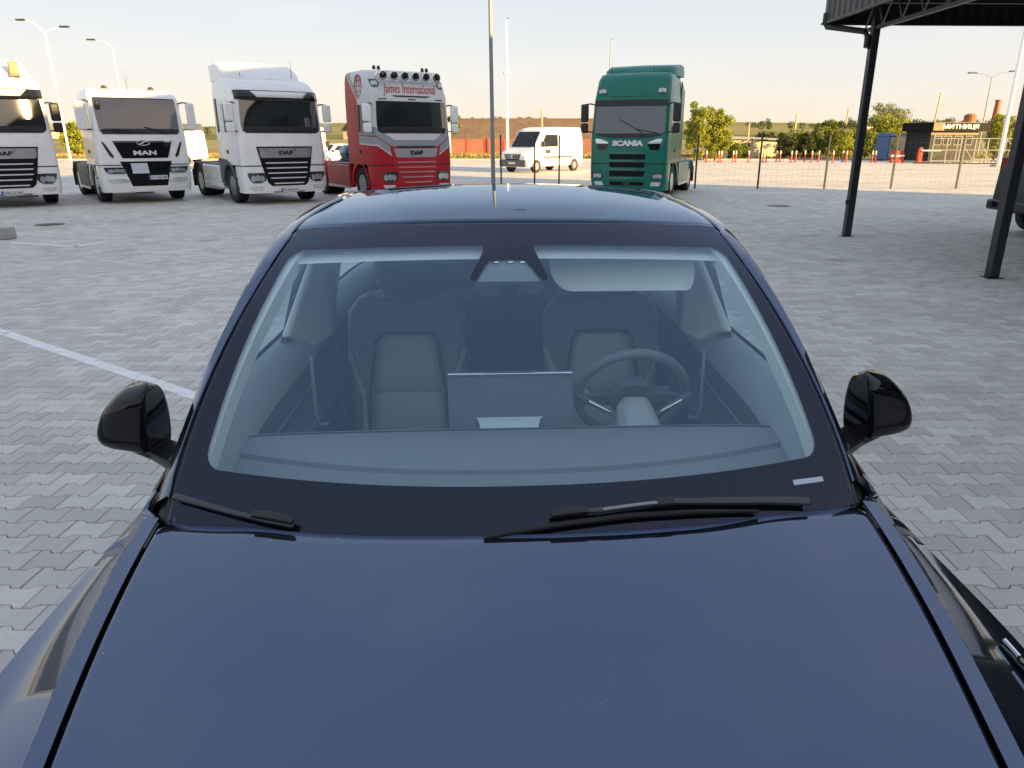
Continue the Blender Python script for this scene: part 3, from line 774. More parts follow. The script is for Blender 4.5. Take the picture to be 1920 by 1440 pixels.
# ================================================================== TREES
def leaf_mat(name, a, b):
    m = bpy.data.materials.new(name); m.use_nodes = True; q = NT(m); p = m.node_tree.nodes['Principled BSDF']
    g = q.n.new('ShaderNodeNewGeometry')
    q.l.new(q.mix(g.outputs['Random Per Island'], a, b), p.inputs['Base Color'])
    p.inputs['Roughness'].default_value = .6; p.inputs['Specular IOR Level'].default_value = .25
    tl = q.n.new('ShaderNodeBsdfTranslucent'); q.l.new(q.mix(g.outputs['Random Per Island'], tuple(c * 1.2 for c in a), tuple(c * 1.2 for c in b)), tl.inputs['Color'])
    mx = q.n.new('ShaderNodeMixShader'); mx.inputs['Fac'].default_value = .3
    q.l.new(p.outputs[0], mx.inputs[1]); q.l.new(tl.outputs[0], mx.inputs[2]); q.l.new(mx.outputs[0], q.n['Material Output'].inputs['Surface'])
    return m
L_bright = leaf_mat('leaf_bright', (.15, .19, .022), (.35, .37, .05))
L_mid = leaf_mat('leaf_mid', (.075, .12, .022), (.19, .22, .045))
L_dark = leaf_mat('leaf_dark', (.03, .045, .016), (.085, .095, .03))
L_grey = leaf_mat('leaf_greyish', (.12, .14, .06), (.26, .27, .13))
M_bark = mat('bark', (.12, .085, .055), .9, var=.3, vscale=8, bump=.5, bscale=30)

def leaves(clumps, n, size, seed):
    r = np.random.default_rng(seed); V = []; w = np.array([c[3] ** 2 for c in clumps]); w = w / w.sum()
    pick = r.choice(len(clumps), n, p=w)
    C = np.array([c[:3] for c in clumps])[pick]; Rr = np.array([c[3] for c in clumps])[pick]
    d = r.normal(size=(n, 3)); d /= np.linalg.norm(d, axis=1)[:, None]
    rad = Rr * r.uniform(.15, 1, n) ** .45
    P = C + d * rad[:, None] * np.array([1, 1, .85])
    nrm = d + r.normal(0, .6, (n, 3)); nrm /= np.linalg.norm(nrm, axis=1)[:, None]
    t = np.cross(nrm, r.normal(size=(n, 3))); t /= np.linalg.norm(t, axis=1)[:, None]; b = np.cross(nrm, t)
    s = size * r.uniform(.55, 1.35, n)[:, None]
    q = np.stack([P - t * s * .5, P + b * s * .32, P + t * s * .55, P - b * s * .32], 1).reshape(-1, 3)
    f = np.arange(4 * n).reshape(-1, 4)
    return q.tolist(), [tuple(x) for x in f.tolist()]

def tree(name, label, cat, x, y, h, w, lm, n=1600, size=.16, seed=1, low=.25, group=None, trunk=.09, nc=64, z=None):
    r = random.Random(seed); z0 = (-.1 if y < 130 else hill_z(x, y)) if z is None else z
    t = thing(name, label, cat, (x, y, z0), 0, group)
    cl = []; tips = []
    for i in range(nc):
        a = r.uniform(0, 6.28); hh = r.uniform(low, .93); k = math.sin(math.pi * min(1, max(.12, (hh - low * .4) / (1.08 - low * .4)))) ** .7
        rad = w / 2 * k * r.uniform(.25, .9); px, py, pz = rad * math.cos(a), rad * math.sin(a), hh * h
        cl.append((px, py, pz, w * r.uniform(.06, .15))); tips.append((px, py, pz))
    cl += [(0, 0, h * (.5 + low * .3), w * .36), (0, 0, h * .72, w * .26), (0, 0, h * .35 + h * low * .4, w * .32)]
    V, F = leaves(cl, int(n * 2.3), size * 1.05, seed)
    tm = MB().tube([(0, 0, -.1), (r.uniform(-.1, .1), r.uniform(-.1, .1), h * .4), (r.uniform(-.2, .2), 0, h * .85)], [trunk * 1.3, trunk, trunk * .3], 7)
    for p in tips[::2]:
        s = h * r.uniform(.15, .5); tm.tube([(0, 0, s), (p[0] * .5, p[1] * .5, (s + p[2]) / 2 + .1), p], [trunk * .5, trunk * .35, trunk * .12], 5)
    tm.build('trunk', M_bark, t)
    MB().add(V, F).build('crown', lm, t, smooth=0)
    return t
def at(px, Y):   # lateral position of a sight line at depth Y on level ground
    return (px - 1000) / 1331 * (Y * .9453 + 1.82 * .326)
tree('tree', 'bright yellow-green tree behind the green truck, left stem of two', 'tree', at(1302, 66), 66, 5.2, 2.6, L_bright, 2600, .17, 1, .12, 'bright young trees behind the green truck')
tree('tree', 'bright yellow-green bushy tree right of the green truck, broadest of the two', 'tree', at(1340, 67.5), 67.5, 4.7, 3.4, L_bright, 3200, .17, 2, .1, 'bright young trees behind the green truck')
tree('tree', 'feathery green tree beside the red truck, behind two white posts', 'tree', at(852, 106), 106, 5.4, 2.6, L_mid, 1500, .26, 3, .15)
tree('tree', 'bright small tree left of the low-roofed white truck', 'tree', at(147, 78), 78, 3.7, 2.9, L_bright, 1800, .2, 4, .15)
tree('tree', 'dense dark green tree left of the near canopy post', 'tree', at(1552, 82), 82, 3.9, 4.4, L_mid, 2600, .2, 5, .1)
tree('tree', 'grey-green open crowned tall tree right of the near canopy post', 'tree', at(1655, 96), 96, 6.3, 6.2, L_grey, 2200, .2, 6, .4)
tree('tree', 'yellow-green rounded tree behind the blue cabin', 'tree', at(1652, 80), 80, 4.6, 5.0, L_bright, 2600, .2, 7, .15)
tree('tree', 'small bright tree between cabins and customs office', 'tree', at(1703, 74), 74, 3.0, 1.7, L_bright, 900, .16, 8, .15)
tree('tree', 'bright green young tree right of the customs office', 'tree', at(1862, 66), 66, 4.1, 2.6, L_bright, 1900, .16, 9, .2)
tree('tree', 'pale thin tree beside the thick white pole at the right edge', 'tree', at(1905, 82), 82, 4.6, 3.6, L_grey, 1300, .18, 10, .25)
tree('tree', 'dark conical tree on the skyline above the van', 'tree', at(1080, 150), 150, 5.6, 2.6, L_dark, 700, .4, 20, .1)
tree('tree', 'small dark tree on the skyline left of the white pole', 'tree', at(963, 160), 160, 4.3, 4.0, L_dark, 700, .4, 21, .1)
tree('tree', 'lone dark bush in the field above the cream shed', 'tree', at(1437, 150), 150, 3.2, 6.0, L_dark, 800, .4, 22, .05)
sh_spec = [(1378, 72, 1.6, 2.2, L_mid), (1392, 73, 1.5, 2.0, L_mid), (1468, 74, 2.6, 3.0, L_dark), (1488, 76, 3.0, 3.2, L_mid), (1510, 75, 2.7, 2.6, L_dark), (1527, 78, 3.3, 2.6, L_mid), (1578, 76, 2.8, 3.2, L_bright), (1600, 78, 3.2, 3.0, L_mid), (1620, 76, 2.9, 2.4, L_mid), (1680, 84, 2.7, 3, L_mid), (1730, 96, 3.4, 4, L_grey), (1882, 70, 2.4, 2.6, L_mid)]
SL = ['low green shrub before the cream shed, left one', 'low green shrub before the cream shed, right one', 'dark shrub at the right end of the cream shed', 'green shrub mound left of the utility pole', 'dark rounded shrub at the foot of the utility pole', 'tall green shrub right of the utility pole', 'yellow-green shrub left of the near canopy post', 'green shrub partly behind the near canopy post', 'green shrub just right of the near canopy post', 'green shrub behind the cream cabin', 'greyish shrub behind the office roof', 'green shrub behind the pale posted fence']
for i, (px, Y, h, w, lm) in enumerate(sh_spec):
    tree('shrub', SL[i], 'shrub', at(px, Y), Y, h, w, lm, 1100, .17, 40 + i, .05, 'shrubs along the far edge of the lot', .04, 14)
# far woods: one mass on the ridge and hedge lines in the fields
def woods(name, spots, lm, seed, size):
    cl = [(x, y, hill_z(x, y) + h * .45, h * .55) for x, y, h in spots]
    V, F = leaves(cl, len(cl) * 110, size, seed)
    tag(MB().add(V, F).build(name, lm, smooth=0), kind='stuff')
wr = random.Random(21)
sp = []
for i in range(90):
    px = wr.uniform(1560, 1990); Y = wr.uniform(620, 760); sp.append((at(px, Y), Y, wr.uniform(4, 9)))
for i in range(36):
    px = wr.uniform(-150, 620); Y = wr.uniform(380, 700); sp.append((at(px, Y), Y, wr.uniform(3, 7)))
for i in range(26):
    px = wr.uniform(880, 1120); Y = wr.uniform(760, 900); sp.append((at(px, Y), Y, wr.uniform(4, 8)))
for i in range(22):
    px = wr.uniform(1395, 1600); Y = wr.uniform(500, 900); sp.append((at(px, Y), Y, wr.uniform(3, 7)))
woods('far_woods', sp, L_dark, 3, 1.1)

# ================================================================== TRUCKS
class Cab:
    """front surface of a cab: levels (z, y of the nose, bow of the front, half width, corner radius)"""
    def __init__(s, lv): s.lv = lv
    def at(s, z):
        L = s.lv
        if z <= L[0][0]: return L[0][1:]
        for a, b in zip(L, L[1:]):
            if z <= b[0]:
                t = (z - a[0]) / (b[0] - a[0]); return tuple(p + (q - p) * t for p, q in zip(a[1:], b[1:]))
        return L[-1][1:]
    def F(s, x, z):
        yf, bow, hw, r = s.at(z)[:4]; xi = hw - r; ax = abs(x)
        if ax <= xi: return yf + bow * (ax / xi) ** 2
        k = min((ax - xi) / r, 1); return yf + bow + r * (1 - math.sqrt(1 - k * k))
    def ring(s, z, yb, nf=10, na=6):
        yf, bow, hw, r = s.at(z)[:4]; xi = hw - r; half = [(xi * i / nf, None) for i in range(nf + 1)]
        pts = [(x, yf + bow * (x / xi) ** 2) for x, _ in half] + [(xi + r * math.sin(a), yf + bow + r * (1 - math.cos(a))) for a in [math.pi / 2 * k / na for k in range(1, na + 1)]]
        pts += [(hw, yf + bow + r + (yb - yf - bow - r) * t) for t in (.33, .66)] + [(hw - .03, yb)]
        full = [(-x, y) for x, y in reversed(pts)] + pts[1:]
        return [(x, y, z) for x, y in full]
    def panel(s, rows, off=.012, th=.012, nx=10, mb=None):
        """rows of (z, x left, x right): a skin that follows the front, 'off' proud of it"""
        mb = mb or MB(); A, B = [], []
        for z, xl, xr in rows:
            xs = [xl + (xr - xl) * i / nx for i in range(nx + 1)]
            A.append([(x, s.F(x, z) - off, z) for x in xs]); B.append([(x, s.F(x, z) - off + th, z) for x in xs])
        n = nx + 1; m = len(rows); v = [p for r in A for p in r] + [p for r in B for p in r]; o = n * m; f = []
        for i in range(m - 1):
            for k in range(nx):
                f += [(i * n + k, i * n + k + 1, (i + 1) * n + k + 1, (i + 1) * n + k), (o + i * n + k, o + (i + 1) * n + k, o + (i + 1) * n + k + 1, o + i * n + k + 1)]
        for k in range(nx): f += [(k, o + k, o + k + 1, k + 1), ((m - 1) * n + k, (m - 1) * n + k + 1, o + (m - 1) * n + k + 1, o + (m - 1) * n + k)]
        for i in range(m - 1): f += [(i * n, (i + 1) * n, o + (i + 1) * n, o + i * n), (i * n + nx, o + i * n + nx, o + (i + 1) * n + nx, (i + 1) * n + nx)]
        return mb.add(v, f)
    def side(s, poly, sgn, off=.008, th=.02):
        pts = [(sgn * (s.at(z)[2] + off), y, z) for y, z in poly]
        return MB().slab(pts, (-sgn * th, 0, 0))
def oval(zc, xc, hz, hx, n=9, p=2.4, slant=0):
    rows = []
    for i in range(n):
        t = -1 + 2 * i / (n - 1); w = hx * max(.05, (1 - abs(t) ** p)) ** (1 / p); sft = slant * t
        rows.append((zc + hz * t, xc + sft - w, xc + sft + w))
    return rows

def tyre_mesh():
    r = [(.29, -.15), (.33, -.165), (.44, -.17), (.49, -.155), (.505, -.13)]
    for k in range(5): z = -.10 + k * .05; r += [(.505, z - .016), (.49, z - .014), (.49, z + .000), (.505, z + .002)]
    r += [(.505, .13), (.49, .155), (.44, .17), (.33, .165), (.29, .15)]
    return MB().lathe(r, (0, 0, 0), 'x', 28, cap=False).mesh('tyre', M_rubber)
TYRE = tyre_mesh()
def rim_mesh():
    m = MB().lathe([(.30, .15), (.27, .10), (.25, .02), (.20, .0), (.19, .06), (.13, .10), (.10, .15), (.0, .155)], (0, 0, 0), 'x', 24)
    for k in range(10): a = k * .628; m.lathe([(.016, .06), (.016, .1), (0, .105)], (0, .165 * math.cos(a), .165 * math.sin(a)), 'x', 6)
    for k in range(10): a = k * .628 + .314; m.lathe([(.034, 0), (.03, .006), (0, .006)], (.012, .225 * math.cos(a), .225 * math.sin(a)), 'x', 8, mi=1)
    return m.mesh('rim', [M_alu, M_black])
RIM = rim_mesh()
HUBM = MB().lathe([(.28, -.12), (.28, -.1), (0, -.1)], (0, 0, 0), 'x', 16).mesh('wheel', M_darkmetal)
def wheel(par, x, y, sgn, r=.5):
    h = link('wheel', HUBM, par, loc=(x, y, r)); h.scale = (r / .505 * 1.0, r / .505, r / .505)
    if sgn < 0: h.rotation_euler = (0, 0, math.pi)
    link('tyre', TYRE, h); link('rim', RIM, h)
    return h

def plate(par, cab, txt, zc, xc, w=.52, h=.115):
    p = cab.panel([(zc - h / 2, xc - w / 2, xc + w / 2), (zc + h / 2, xc - w / 2, xc + w / 2)], .05, .012, 2).build('number_plate', M_plate, par, smooth=0)
    cab.panel([(zc - h / 2 + .004, xc - w / 2 + .002, xc - w / 2 + .05), (zc + h / 2 - .004, xc - w / 2 + .002, xc - w / 2 + .05)], .053, .004, 1).build('country_band', M_plateblue, p, smooth=0)
    lettering('lettering', txt, w * .78, h * .62, (xc + .03, cab.F(xc, zc) - .052, zc), p, M_ink, .003)

def wiper(par, cab, x0, z0, x1, z1):
    n = 6; pts = [(x0 + (x1 - x0) * i / n, z0 + (z1 - z0) * i / n) for i in range(n + 1)]
    MB().tube([(x, cab.F(x, z) - .035, z) for x, z in pts], .014, 5).build('wiper', M_black, par)

def mirror(par, sgn, m, z0, z1, x=1.42, y=.12, big=.26, wide=True):
    for z in (z1 - .03, z0 + .0): MB().tube([(sgn * 1.15, y + .28, z), (sgn * 1.28, y + .05, z + .04), (sgn * x, y + .04, z + .02)], .022, 6).build('mirror_arm', M_black, par)
    zm = z0 + (z1 - z0) * (.36 if wide else 0)
    MB().box(x - .12, x + .12, y - .04, y + .1, zm + .02, z1).build('mirror', m, par, bevel=.05, seg=3) if sgn > 0 else MB().box(-x - .12, -x + .12, y - .04, y + .1, zm + .02, z1).build('mirror', m, par, bevel=.05, seg=3)
    if wide: MB().box(sgn * x - .115, sgn * x + .115, y - .05, y + .1, z0, zm - .015).build('mirror', m, par, bevel=.05, seg=3)

def chassis(t, paint, skirt, tail=6.0, arch=None, rear_y=5.1, guard=None):
    MB().box(-.42, .42, 2.2, tail, .62, .92).build('frame', M_darkmetal, t, smooth=0)
    fw = MB().lathe([(.5, 0), (.5, .06), (.42, .09)], (0, rear_y - .15, 1.12), n=18); fw.box(-.55, .55, rear_y - .5, rear_y + .35, .92, 1.12)
    fw.build('fifth_wheel', M_darkmetal, t, smooth=0)
    for s in (-1, 1):
        wheel(t, s * 1.03, 1.42, s); wheel(t, s * .98, rear_y, s); wheel(t, s * .66, rear_y, s)
        # mudguards
        g = MB(); rings = []
        for k in range(13):
            a = math.pi * (.06 + .88 * k / 12); rings.append([(s * x, rear_y - .62 * math.cos(a), .5 + .62 * math.sin(a)) for x in (.55, 1.2)])
        g.grid(rings).build('mudguard', guard or M_black, t, solid=.02)
        rings = []
        for k in range(13):
            a = math.pi * (-.02 + 1.04 * k / 12); rings.append([(s * x, 1.42 - rr * math.cos(a), .5 + rr * math.sin(a)) for x, rr in ((.8, .60), (1.235, .60), (1.25, .66))])
        MB().grid(rings).build('wheel_arch', arch or M_black, t, solid=.02)
        sk = MB().slab([(s * 1.0, 2.34, .36), (s * 1.0, 4.36, .30), (s * 1.0, 4.36, 1.06), (s * 1.0, 2.34, 1.06)], (s * .22, 0, 0)).build('side_skirt', skirt, t, smooth=0, bevel=.04)
        MB().box(min(s * 1.2, s * 1.236), max(s * 1.2, s * 1.236), 2.4, 4.3, .33, .40).build('skirt_trim', M_alu, sk, smooth=0)
        MB().box(min(s * .5, s * 1.18), max(s * .5, s * 1.18), 2.4, 4.2, 1.06, 1.09).build('deck_plate', M_darkmetal, t, smooth=0)
        MB().box(min(s * .6, s * 1.2), max(s * .6, s * 1.2), rear_y + .64, rear_y + .68, .3, .85).build('mud_flap', M_rubber, t, smooth=0)
    MB().box(-.9, .9, tail - .02, tail + .06, .62, .8).build('tail_bar', M_redlens, t, smooth=0)
    MB().box(-1.0, 1.0, .3, 2.2, .55, 1.1).build('engine_block', M_darkmetal, t, smooth=0)
    air = MB()
    for x in (-.3, -.1, .1): air.tube([(x, 2.28, 1.9), (x, 2.45, 1.3), (x, 2.7, 1.2)], .02, 6)
    air.build('air_lines', M_black, t)

def cab_shell(t, cab, zs, yb, paint, name='cab', top=True):
    rings = [cab.ring(z, yb(z) if callable(yb) else yb) for z in zs]
    return MB().loft(rings, 0, True, True).build(name, paint, t, smooth=40)

def bumper(t, cab, zs, yb, paint):
    return MB().loft([cab.ring(z, yb) for z in zs], 0, True, True).build('bumper', paint, t, smooth=40)

def side_bits(t, cab, paint, win=(.45, 1.32, 2.02, 2.78), rear_slot=True, handle=M_black):
    y0, y1, z0, z1 = win
    for s in (-1, 1):
        cab.side([(y0, z0 + .12), (y0 + .16, z0 - .02), (y1, z0), (y1, z1), (y0 + .22, z1)], s, .006, .02).build('side_window', M_screen_d, t, smooth=0)
        if rear_slot: cab.side([(1.86, 2.05), (2.02, 2.0), (2.06, 2.95), (1.92, 2.95)], s, .006, .02).build('rear_slot_window', M_gloss_black, t, smooth=0)
        cab.side([(1.2, 1.42), (1.34, 1.42), (1.34, 1.52), (1.2, 1.52)], s, .02, .02).build('door_handle', handle, t, smooth=0)
        # shut lines of the door
        for yy in (.33, 1.45): cab.side([(yy, 1.12), (yy + .014, 1.12), (yy + .014, z1 + .05), (yy, z1 + .05)], s, .0025, .01).build('shut_line', M_black, t, smooth=0)
        cab.side([(.3, 1.085), (2.2, 1.085), (2.2, 1.105), (.3, 1.105)], s, .0025, .01).build('shut_line', M_black, t, smooth=0)
        for k in range(2):
            MB().box(s * 1.21 - .05, s * 1.21 + .035, .66, .86, .42 + k * .3, .45 + k * .3).build('step', M_black, t, smooth=0)

M_grille = mat('grille_black', (.006, .006, .007), .6, spec=.2)
M_slat = mat('slat_silver', (.75, .76, .77), .35, metal=.3)
M_screen_d = mat('windscreen', (.008, .011, .012), .03, spec=1.0, ior=1.75)
M_dash = mat('dash_shade', (.012, .012, .013), .4)
M_greyplastic = mat('grey_plastic', (.10, .11, .125), .5, var=.1)

def headlamp(t, cab, rows, name='headlight', body=M_lens):
    h = cab.panel(rows, .022, .03, 6).build(name, M_bowl, t)
    zc = sum(r[0] for r in rows) / len(rows); xc = sum((r[1] + r[2]) / 2 for r in rows) / len(rows)
    wz = (rows[-1][0] - rows[0][0]) / 2; wx = max(r[2] - r[1] for r in rows) / 2
    for k, dx in enumerate((-.45, .05, .5)):
        cab.panel(oval(zc + (.1 if k == 1 else -.02) * wz, xc + dx * wx, wz * .6, wx * .26, 7), .028, .012, 4).build('lamp', M_lens, h)
    cab.panel([(a, b - .012, c + .012) for a, b, c in rows], .034, .004, 6).build('lens', M_clear, h)
M_bowl = mat('lamp_bowl', (.07, .075, .08), .2, metal=.3, var=.2, vscale=14)
M_clear = glass('clear_lens', (.9, .92, .93), 1.45)

def daf(name, label, loc, rz, plate_txt, kind, paint, arch, mirrorm, skirt):
    top = kind == 'super'
    lv = [(.30, .0, .10, 1.20, .22), (.55, -.05, .10, 1.235, .22), (1.09, -.02, .07, 1.245, .18), (1.65, -.01, .06, 1.245, .16), (1.99, .04, .06, 1.24, .16), (2.9, .115, .06, 1.225, .17)]
    lv += [(3.05, .13, .06, 1.22, .18), (3.46, .30, .08, 1.20, .22), (3.62, .44, .09, 1.17, .25), (3.72, .74, .1, 1.1, .25)] if top else [(3.12, .22, .07, 1.215, .18), (3.36, .50, .09, 1.19, .22), (3.46, .78, .09, 1.14, .25)]
    cab = Cab(lv); t = thing(name, label, 'truck', loc, rz, 'tractor units parked in a row')
    zs = [1.10, 1.3, 1.65, 1.99, 2.3, 2.6, 2.9] + ([3.05, 3.25, 3.46, 3.62, 3.72] if top else [3.12, 3.36, 3.46])
    cab_shell(t, cab, zs, 2.28, paint)
    bumper(t, cab, [.33, .42, .55, .8, 1.075], .86, paint)
    # windscreen, dash line behind it
    ws = cab.panel([(1.99, -1.02, 1.02), (2.05, -1.12, 1.12), (2.2, -1.14, 1.14), (2.6, -1.12, 1.12), (2.86, -1.10, 1.10)], .010, .015, 16).build('windscreen', M_screen_d, t)
    cab.panel([(1.985, -1.03, 1.03), (2.12, -1.08, 1.08), (2.16, -.9, .9)], .014, .004, 16).build('dash_shade', M_dash, ws)
    for x0 in (-.75, -.15, .45): wiper(t, cab, x0 + .45, 2.0, x0 - .1, 2.1)
    side_bits(t, cab, paint, rear_slot=not top, handle=M_black)
    chassis(t, paint, skirt, arch=arch, guard=paint if top else M_black)
    # grille
    gm = M_red_truck_plain if top else M_grille
    cab.panel([(.53, -.5, .5), (.62, -.6, .6), (1.09, -.72, .72), (1.62, -.82, .82)], .014, .03, 14).build('grille', gm, t)
    if not top:
        b = cab.panel([(1.31, -.70, .70), (1.36, -.74, .74), (1.58, -.77, .77)], .032, .02, 12).build('badge_bar', M_alu, t)
        lettering('lettering', 'DAF', .40, .115, (0, 0, 1.45), b, M_ink, .02, bold=.05, surf=lambda x, z: cab.F(x, z) - .034)
    else:
        b = cab.panel([(1.31, -.62, .62), (1.36, -.66, .66), (1.56, -.72, .72)], .03, .02, 12).build('badge_bar', M_silver, t)
        cab.panel([(1.58, -.62, .62), (1.63, -.60, .60)], .032, .012, 10).build('vent', M_black, b)
        lettering('lettering', 'DAF', .40, .115, (0, 0, 1.44), b, M_ink, .02, bold=.05, surf=lambda x, z: cab.F(x, z) - .034)
    for k, (z, w) in enumerate(((1.17, .60), (1.03, .58), (.89, .56), (.75, .50), (.60, .42))):
        m = MB(); rows = [(z - .015, -w, w), (z + .0, -w - .03, w + .03), (z + .017, -w - .01, w + .01)]
        cab.panel(rows, .05, .035, 12, m).build('grille_slat', M_slat if not top else M_redslat, t)
    for s in (-1, 1):
        lo, hi = (.62, .9)
        rows = [(z, *sorted((s * a, s * b))) for z, a, b in ((lo, .80, 1.00), (lo + .06, .68, 1.07), (lo + .16, .62, 1.12), (hi, .66, 1.14))]
        headlamp(t, cab, rows)
        rows = [(z, *sorted((s * a, s * b))) for z, a, b in ((.43, .80, 1.02), (.50, .72, 1.08), (.53, .76, 1.08))]
        cab.panel(rows, .02, .02, 6).build('fog_lamp', M_lens, t)
        if not top: cab.side([(2.27, 1.28), (1.5, 1.25), (1.12, 1.14), (.88, .9), (.82, .62), (.92, .62), (.98, .86), (1.18, 1.05), (1.42, 1.12), (1.68, 1.06), (1.92, .86), (2.03, .55), (2.27, .55)], s, .01, .03).build('arch_panel', M_greyplastic, t, smooth=0)
        cab.panel([(1.13, *sorted((s * .86, s * 1.10))), (1.6, *sorted((s * .94, s * 1.10)))], .006, .008, 5).build('front_panel', paint, t)
        cab.panel([(1.075, *sorted((s * .70, s * 1.21))), (1.105, *sorted((s * .70, s * 1.21)))], .004, .01, 10).build('shut_line', M_black, t)
        mirror(t, s, mirrorm, 2.0, 2.78)
    plate(t, cab, plate_txt, .41, 0 if not top else 0)
    cab.panel([(.34, -.42, .42), (.37, -.5, .5)], .01, .02, 6).build('tow_recess', M_black, t)
    if not top:
        v = MB().loft([[(x, cab.F(x, 2.9) - .02 - .16 * (1 - (x / 1.25) ** 4), z) for x in np.linspace(-1.2, 1.2, 17)] for z in (2.88,)] +
                      [[(x, cab.F(x, 3.1) - .04 - .10 * (1 - (x / 1.25) ** 4), z) for x in np.linspace(-1.2, 1.2, 17)] for z in (3.12,)], closed=False)
        v.build('sun_visor', M_gloss_black, t, solid=.03)
        MB().loft([[(x, cab.F(x, 2.95) - .06 - .15 * (1 - (x / 1.25) ** 4), z) for x in np.linspace(-.66 - (z - 2.93), .66 + (z - 2.93), 13)] for z in (2.93, 3.0, 3.09)], closed=False).build('visor_panel', paint, t, solid=.02)
        # roof deflector
        rr = []
        for y, z, hw in ((.80, 3.46, .8), (.98, 3.58, .98), (1.25, 3.74, 1.08), (1.8, 3.92, 1.12), (2.28, 3.99, 1.13)):
            rr.append([(-hw - .04, y, 3.42), (-hw, y, z - .12), (-hw + .12, y, z), (0, y, z + .03), (hw - .12, y, z), (hw, y, z - .12), (hw + .04, y, 3.42)])
        MB().loft(rr, 0, True, True, closed=False).build('roof_deflector', paint, t, smooth=45)
        MB().box(-1.14, 1.14, 2.26, 2.5, 3.42, 3.9).build('deflector_flap', paint, t, smooth=0, bevel=.04)
        for s in (-1, 1): MB().tube([(s * .75, .9, 3.5), (s * .75, .9, 4.0 if s > 0 else 3.62)], [.01, .004], 5).build('antenna', M_black, t)
    return t, cab

# painted livery of the red truck: boundaries between the paint colours only
def livery():
    m = bpy.data.materials.new('red_silver_livery'); m.use_nodes = True; q = NT(m); b = m.node_tree.nodes['Principled BSDF']
    tc = q.n.new('ShaderNodeTexCoord'); sp = q.n.new('ShaderNodeSeparateXYZ'); q.l.new(tc.outputs['Object'], sp.inputs[0]); X, Y, Z = sp.outputs
    ax = q.m('ABSOLUTE', X)
    edge = q.m('ADD', q.m('ADD', 1.28, q.m('MULTIPLY', q.rng(ax, .66, 1.2), .36)), q.m('MULTIPLY', q.rng(Y, .3, 1.3), .04))
    diag = q.m('ADD', 1.28, q.m('MULTIPLY', q.m('MAXIMUM', q.m('SUBTRACT', Z, 2.9), 0.), 1.15))
    red = q.m('MAXIMUM', q.m('LESS_THAN', Z, edge), q.m('GREATER_THAN', Y, diag))
    d = q.m('SUBTRACT', Z, edge)
    band = lambda a, c: q.m('MULTIPLY', q.m('GREATER_THAN', d, a), q.m('LESS_THAN', d, c))
    silver = q.m('MAXIMUM', band(.03, .24), band(.28, .52)); thin = band(.24, .28)
    dy = q.m('SUBTRACT', diag, Y)
    sd = q.m('MULTIPLY', q.m('MULTIPLY', q.m('GREATER_THAN', dy, .03), q.m('LESS_THAN', dy, .3)), q.m('GREATER_THAN', Z, 2.95))
    silver = q.m('MAXIMUM', silver, sd)
    col = q.mix(silver, (.66, .67, .68), (.30, .32, .36)); col = q.mix(thin, col, (.38, .06, .06)); col = q.mix(red, col, (.42, .012, .02))
    q.l.new(col, b.inputs['Base Color']); b.inputs['Roughness'].default_value = .4; b.inputs['Specular IOR Level'].default_value = .3
    return m
M_livery = livery()
M_red_truck_plain = mat('red_gloss', (.46, .012, .02), .35, var=.04)
M_redslat = mat('slat_silver_red', (.62, .45, .45), .3, metal=.6)
M_silver = mat('silver_paint', (.42, .43, .46), .3, coat=.5, metal=.3)
M_mirrorw = M_white
M_script = mat('script_red', (.5, .05, .06), .4)

daf('tractor_truck', 'white cab at the left edge with orange roof beacon and black mirrors, sunlit on top', (-14.45, 20.35, 0), R(40), 'DN-777-WS', 'space', M_white, M_greyplastic, M_black, M_white)
t1 = bpy.context.scene.objects['tractor_truck']
bea = MB().box(.62, .84, .72, .9, 3.52, 3.84).build('beacon', M_amber, t1, smooth=0, bevel=.02)
MB().box(.60, .86, .7, .92, 3.47, 3.53).build('beacon_base', M_black, bea, smooth=0)
daf('tractor_truck', 'white high-cab truck with black sun visor and tall white roof deflector', (-7.22, 21.75, 0), R(38.5), 'FJ 608 AL', 'space', M_white, M_greyplastic, M_white, M_white)
t4, cab4 = daf('tractor_truck', 'red and silver truck with script lettering and a roof bar of spotlights', (-3.5, 22.3, 0), R(35), 'PN 114 GX', 'super', M_livery, M_red_truck_plain, M_white, M_red_truck_plain)
lettering('lettering', 'James International', 1.72, .34, (0, 0, 3.17), t4, M_script, .008, shear=.35, surf=lambda x, z: cab4.F(x, z) - .006)
for s in (-1, 1): headlamp(t4, cab4, [(3.24, *sorted((s * .98, s * 1.13))), (3.34, *sorted((s * .92, s * 1.16))), (3.45, *sorted((s * .98, s * 1.17)))], 'roof_lamp')
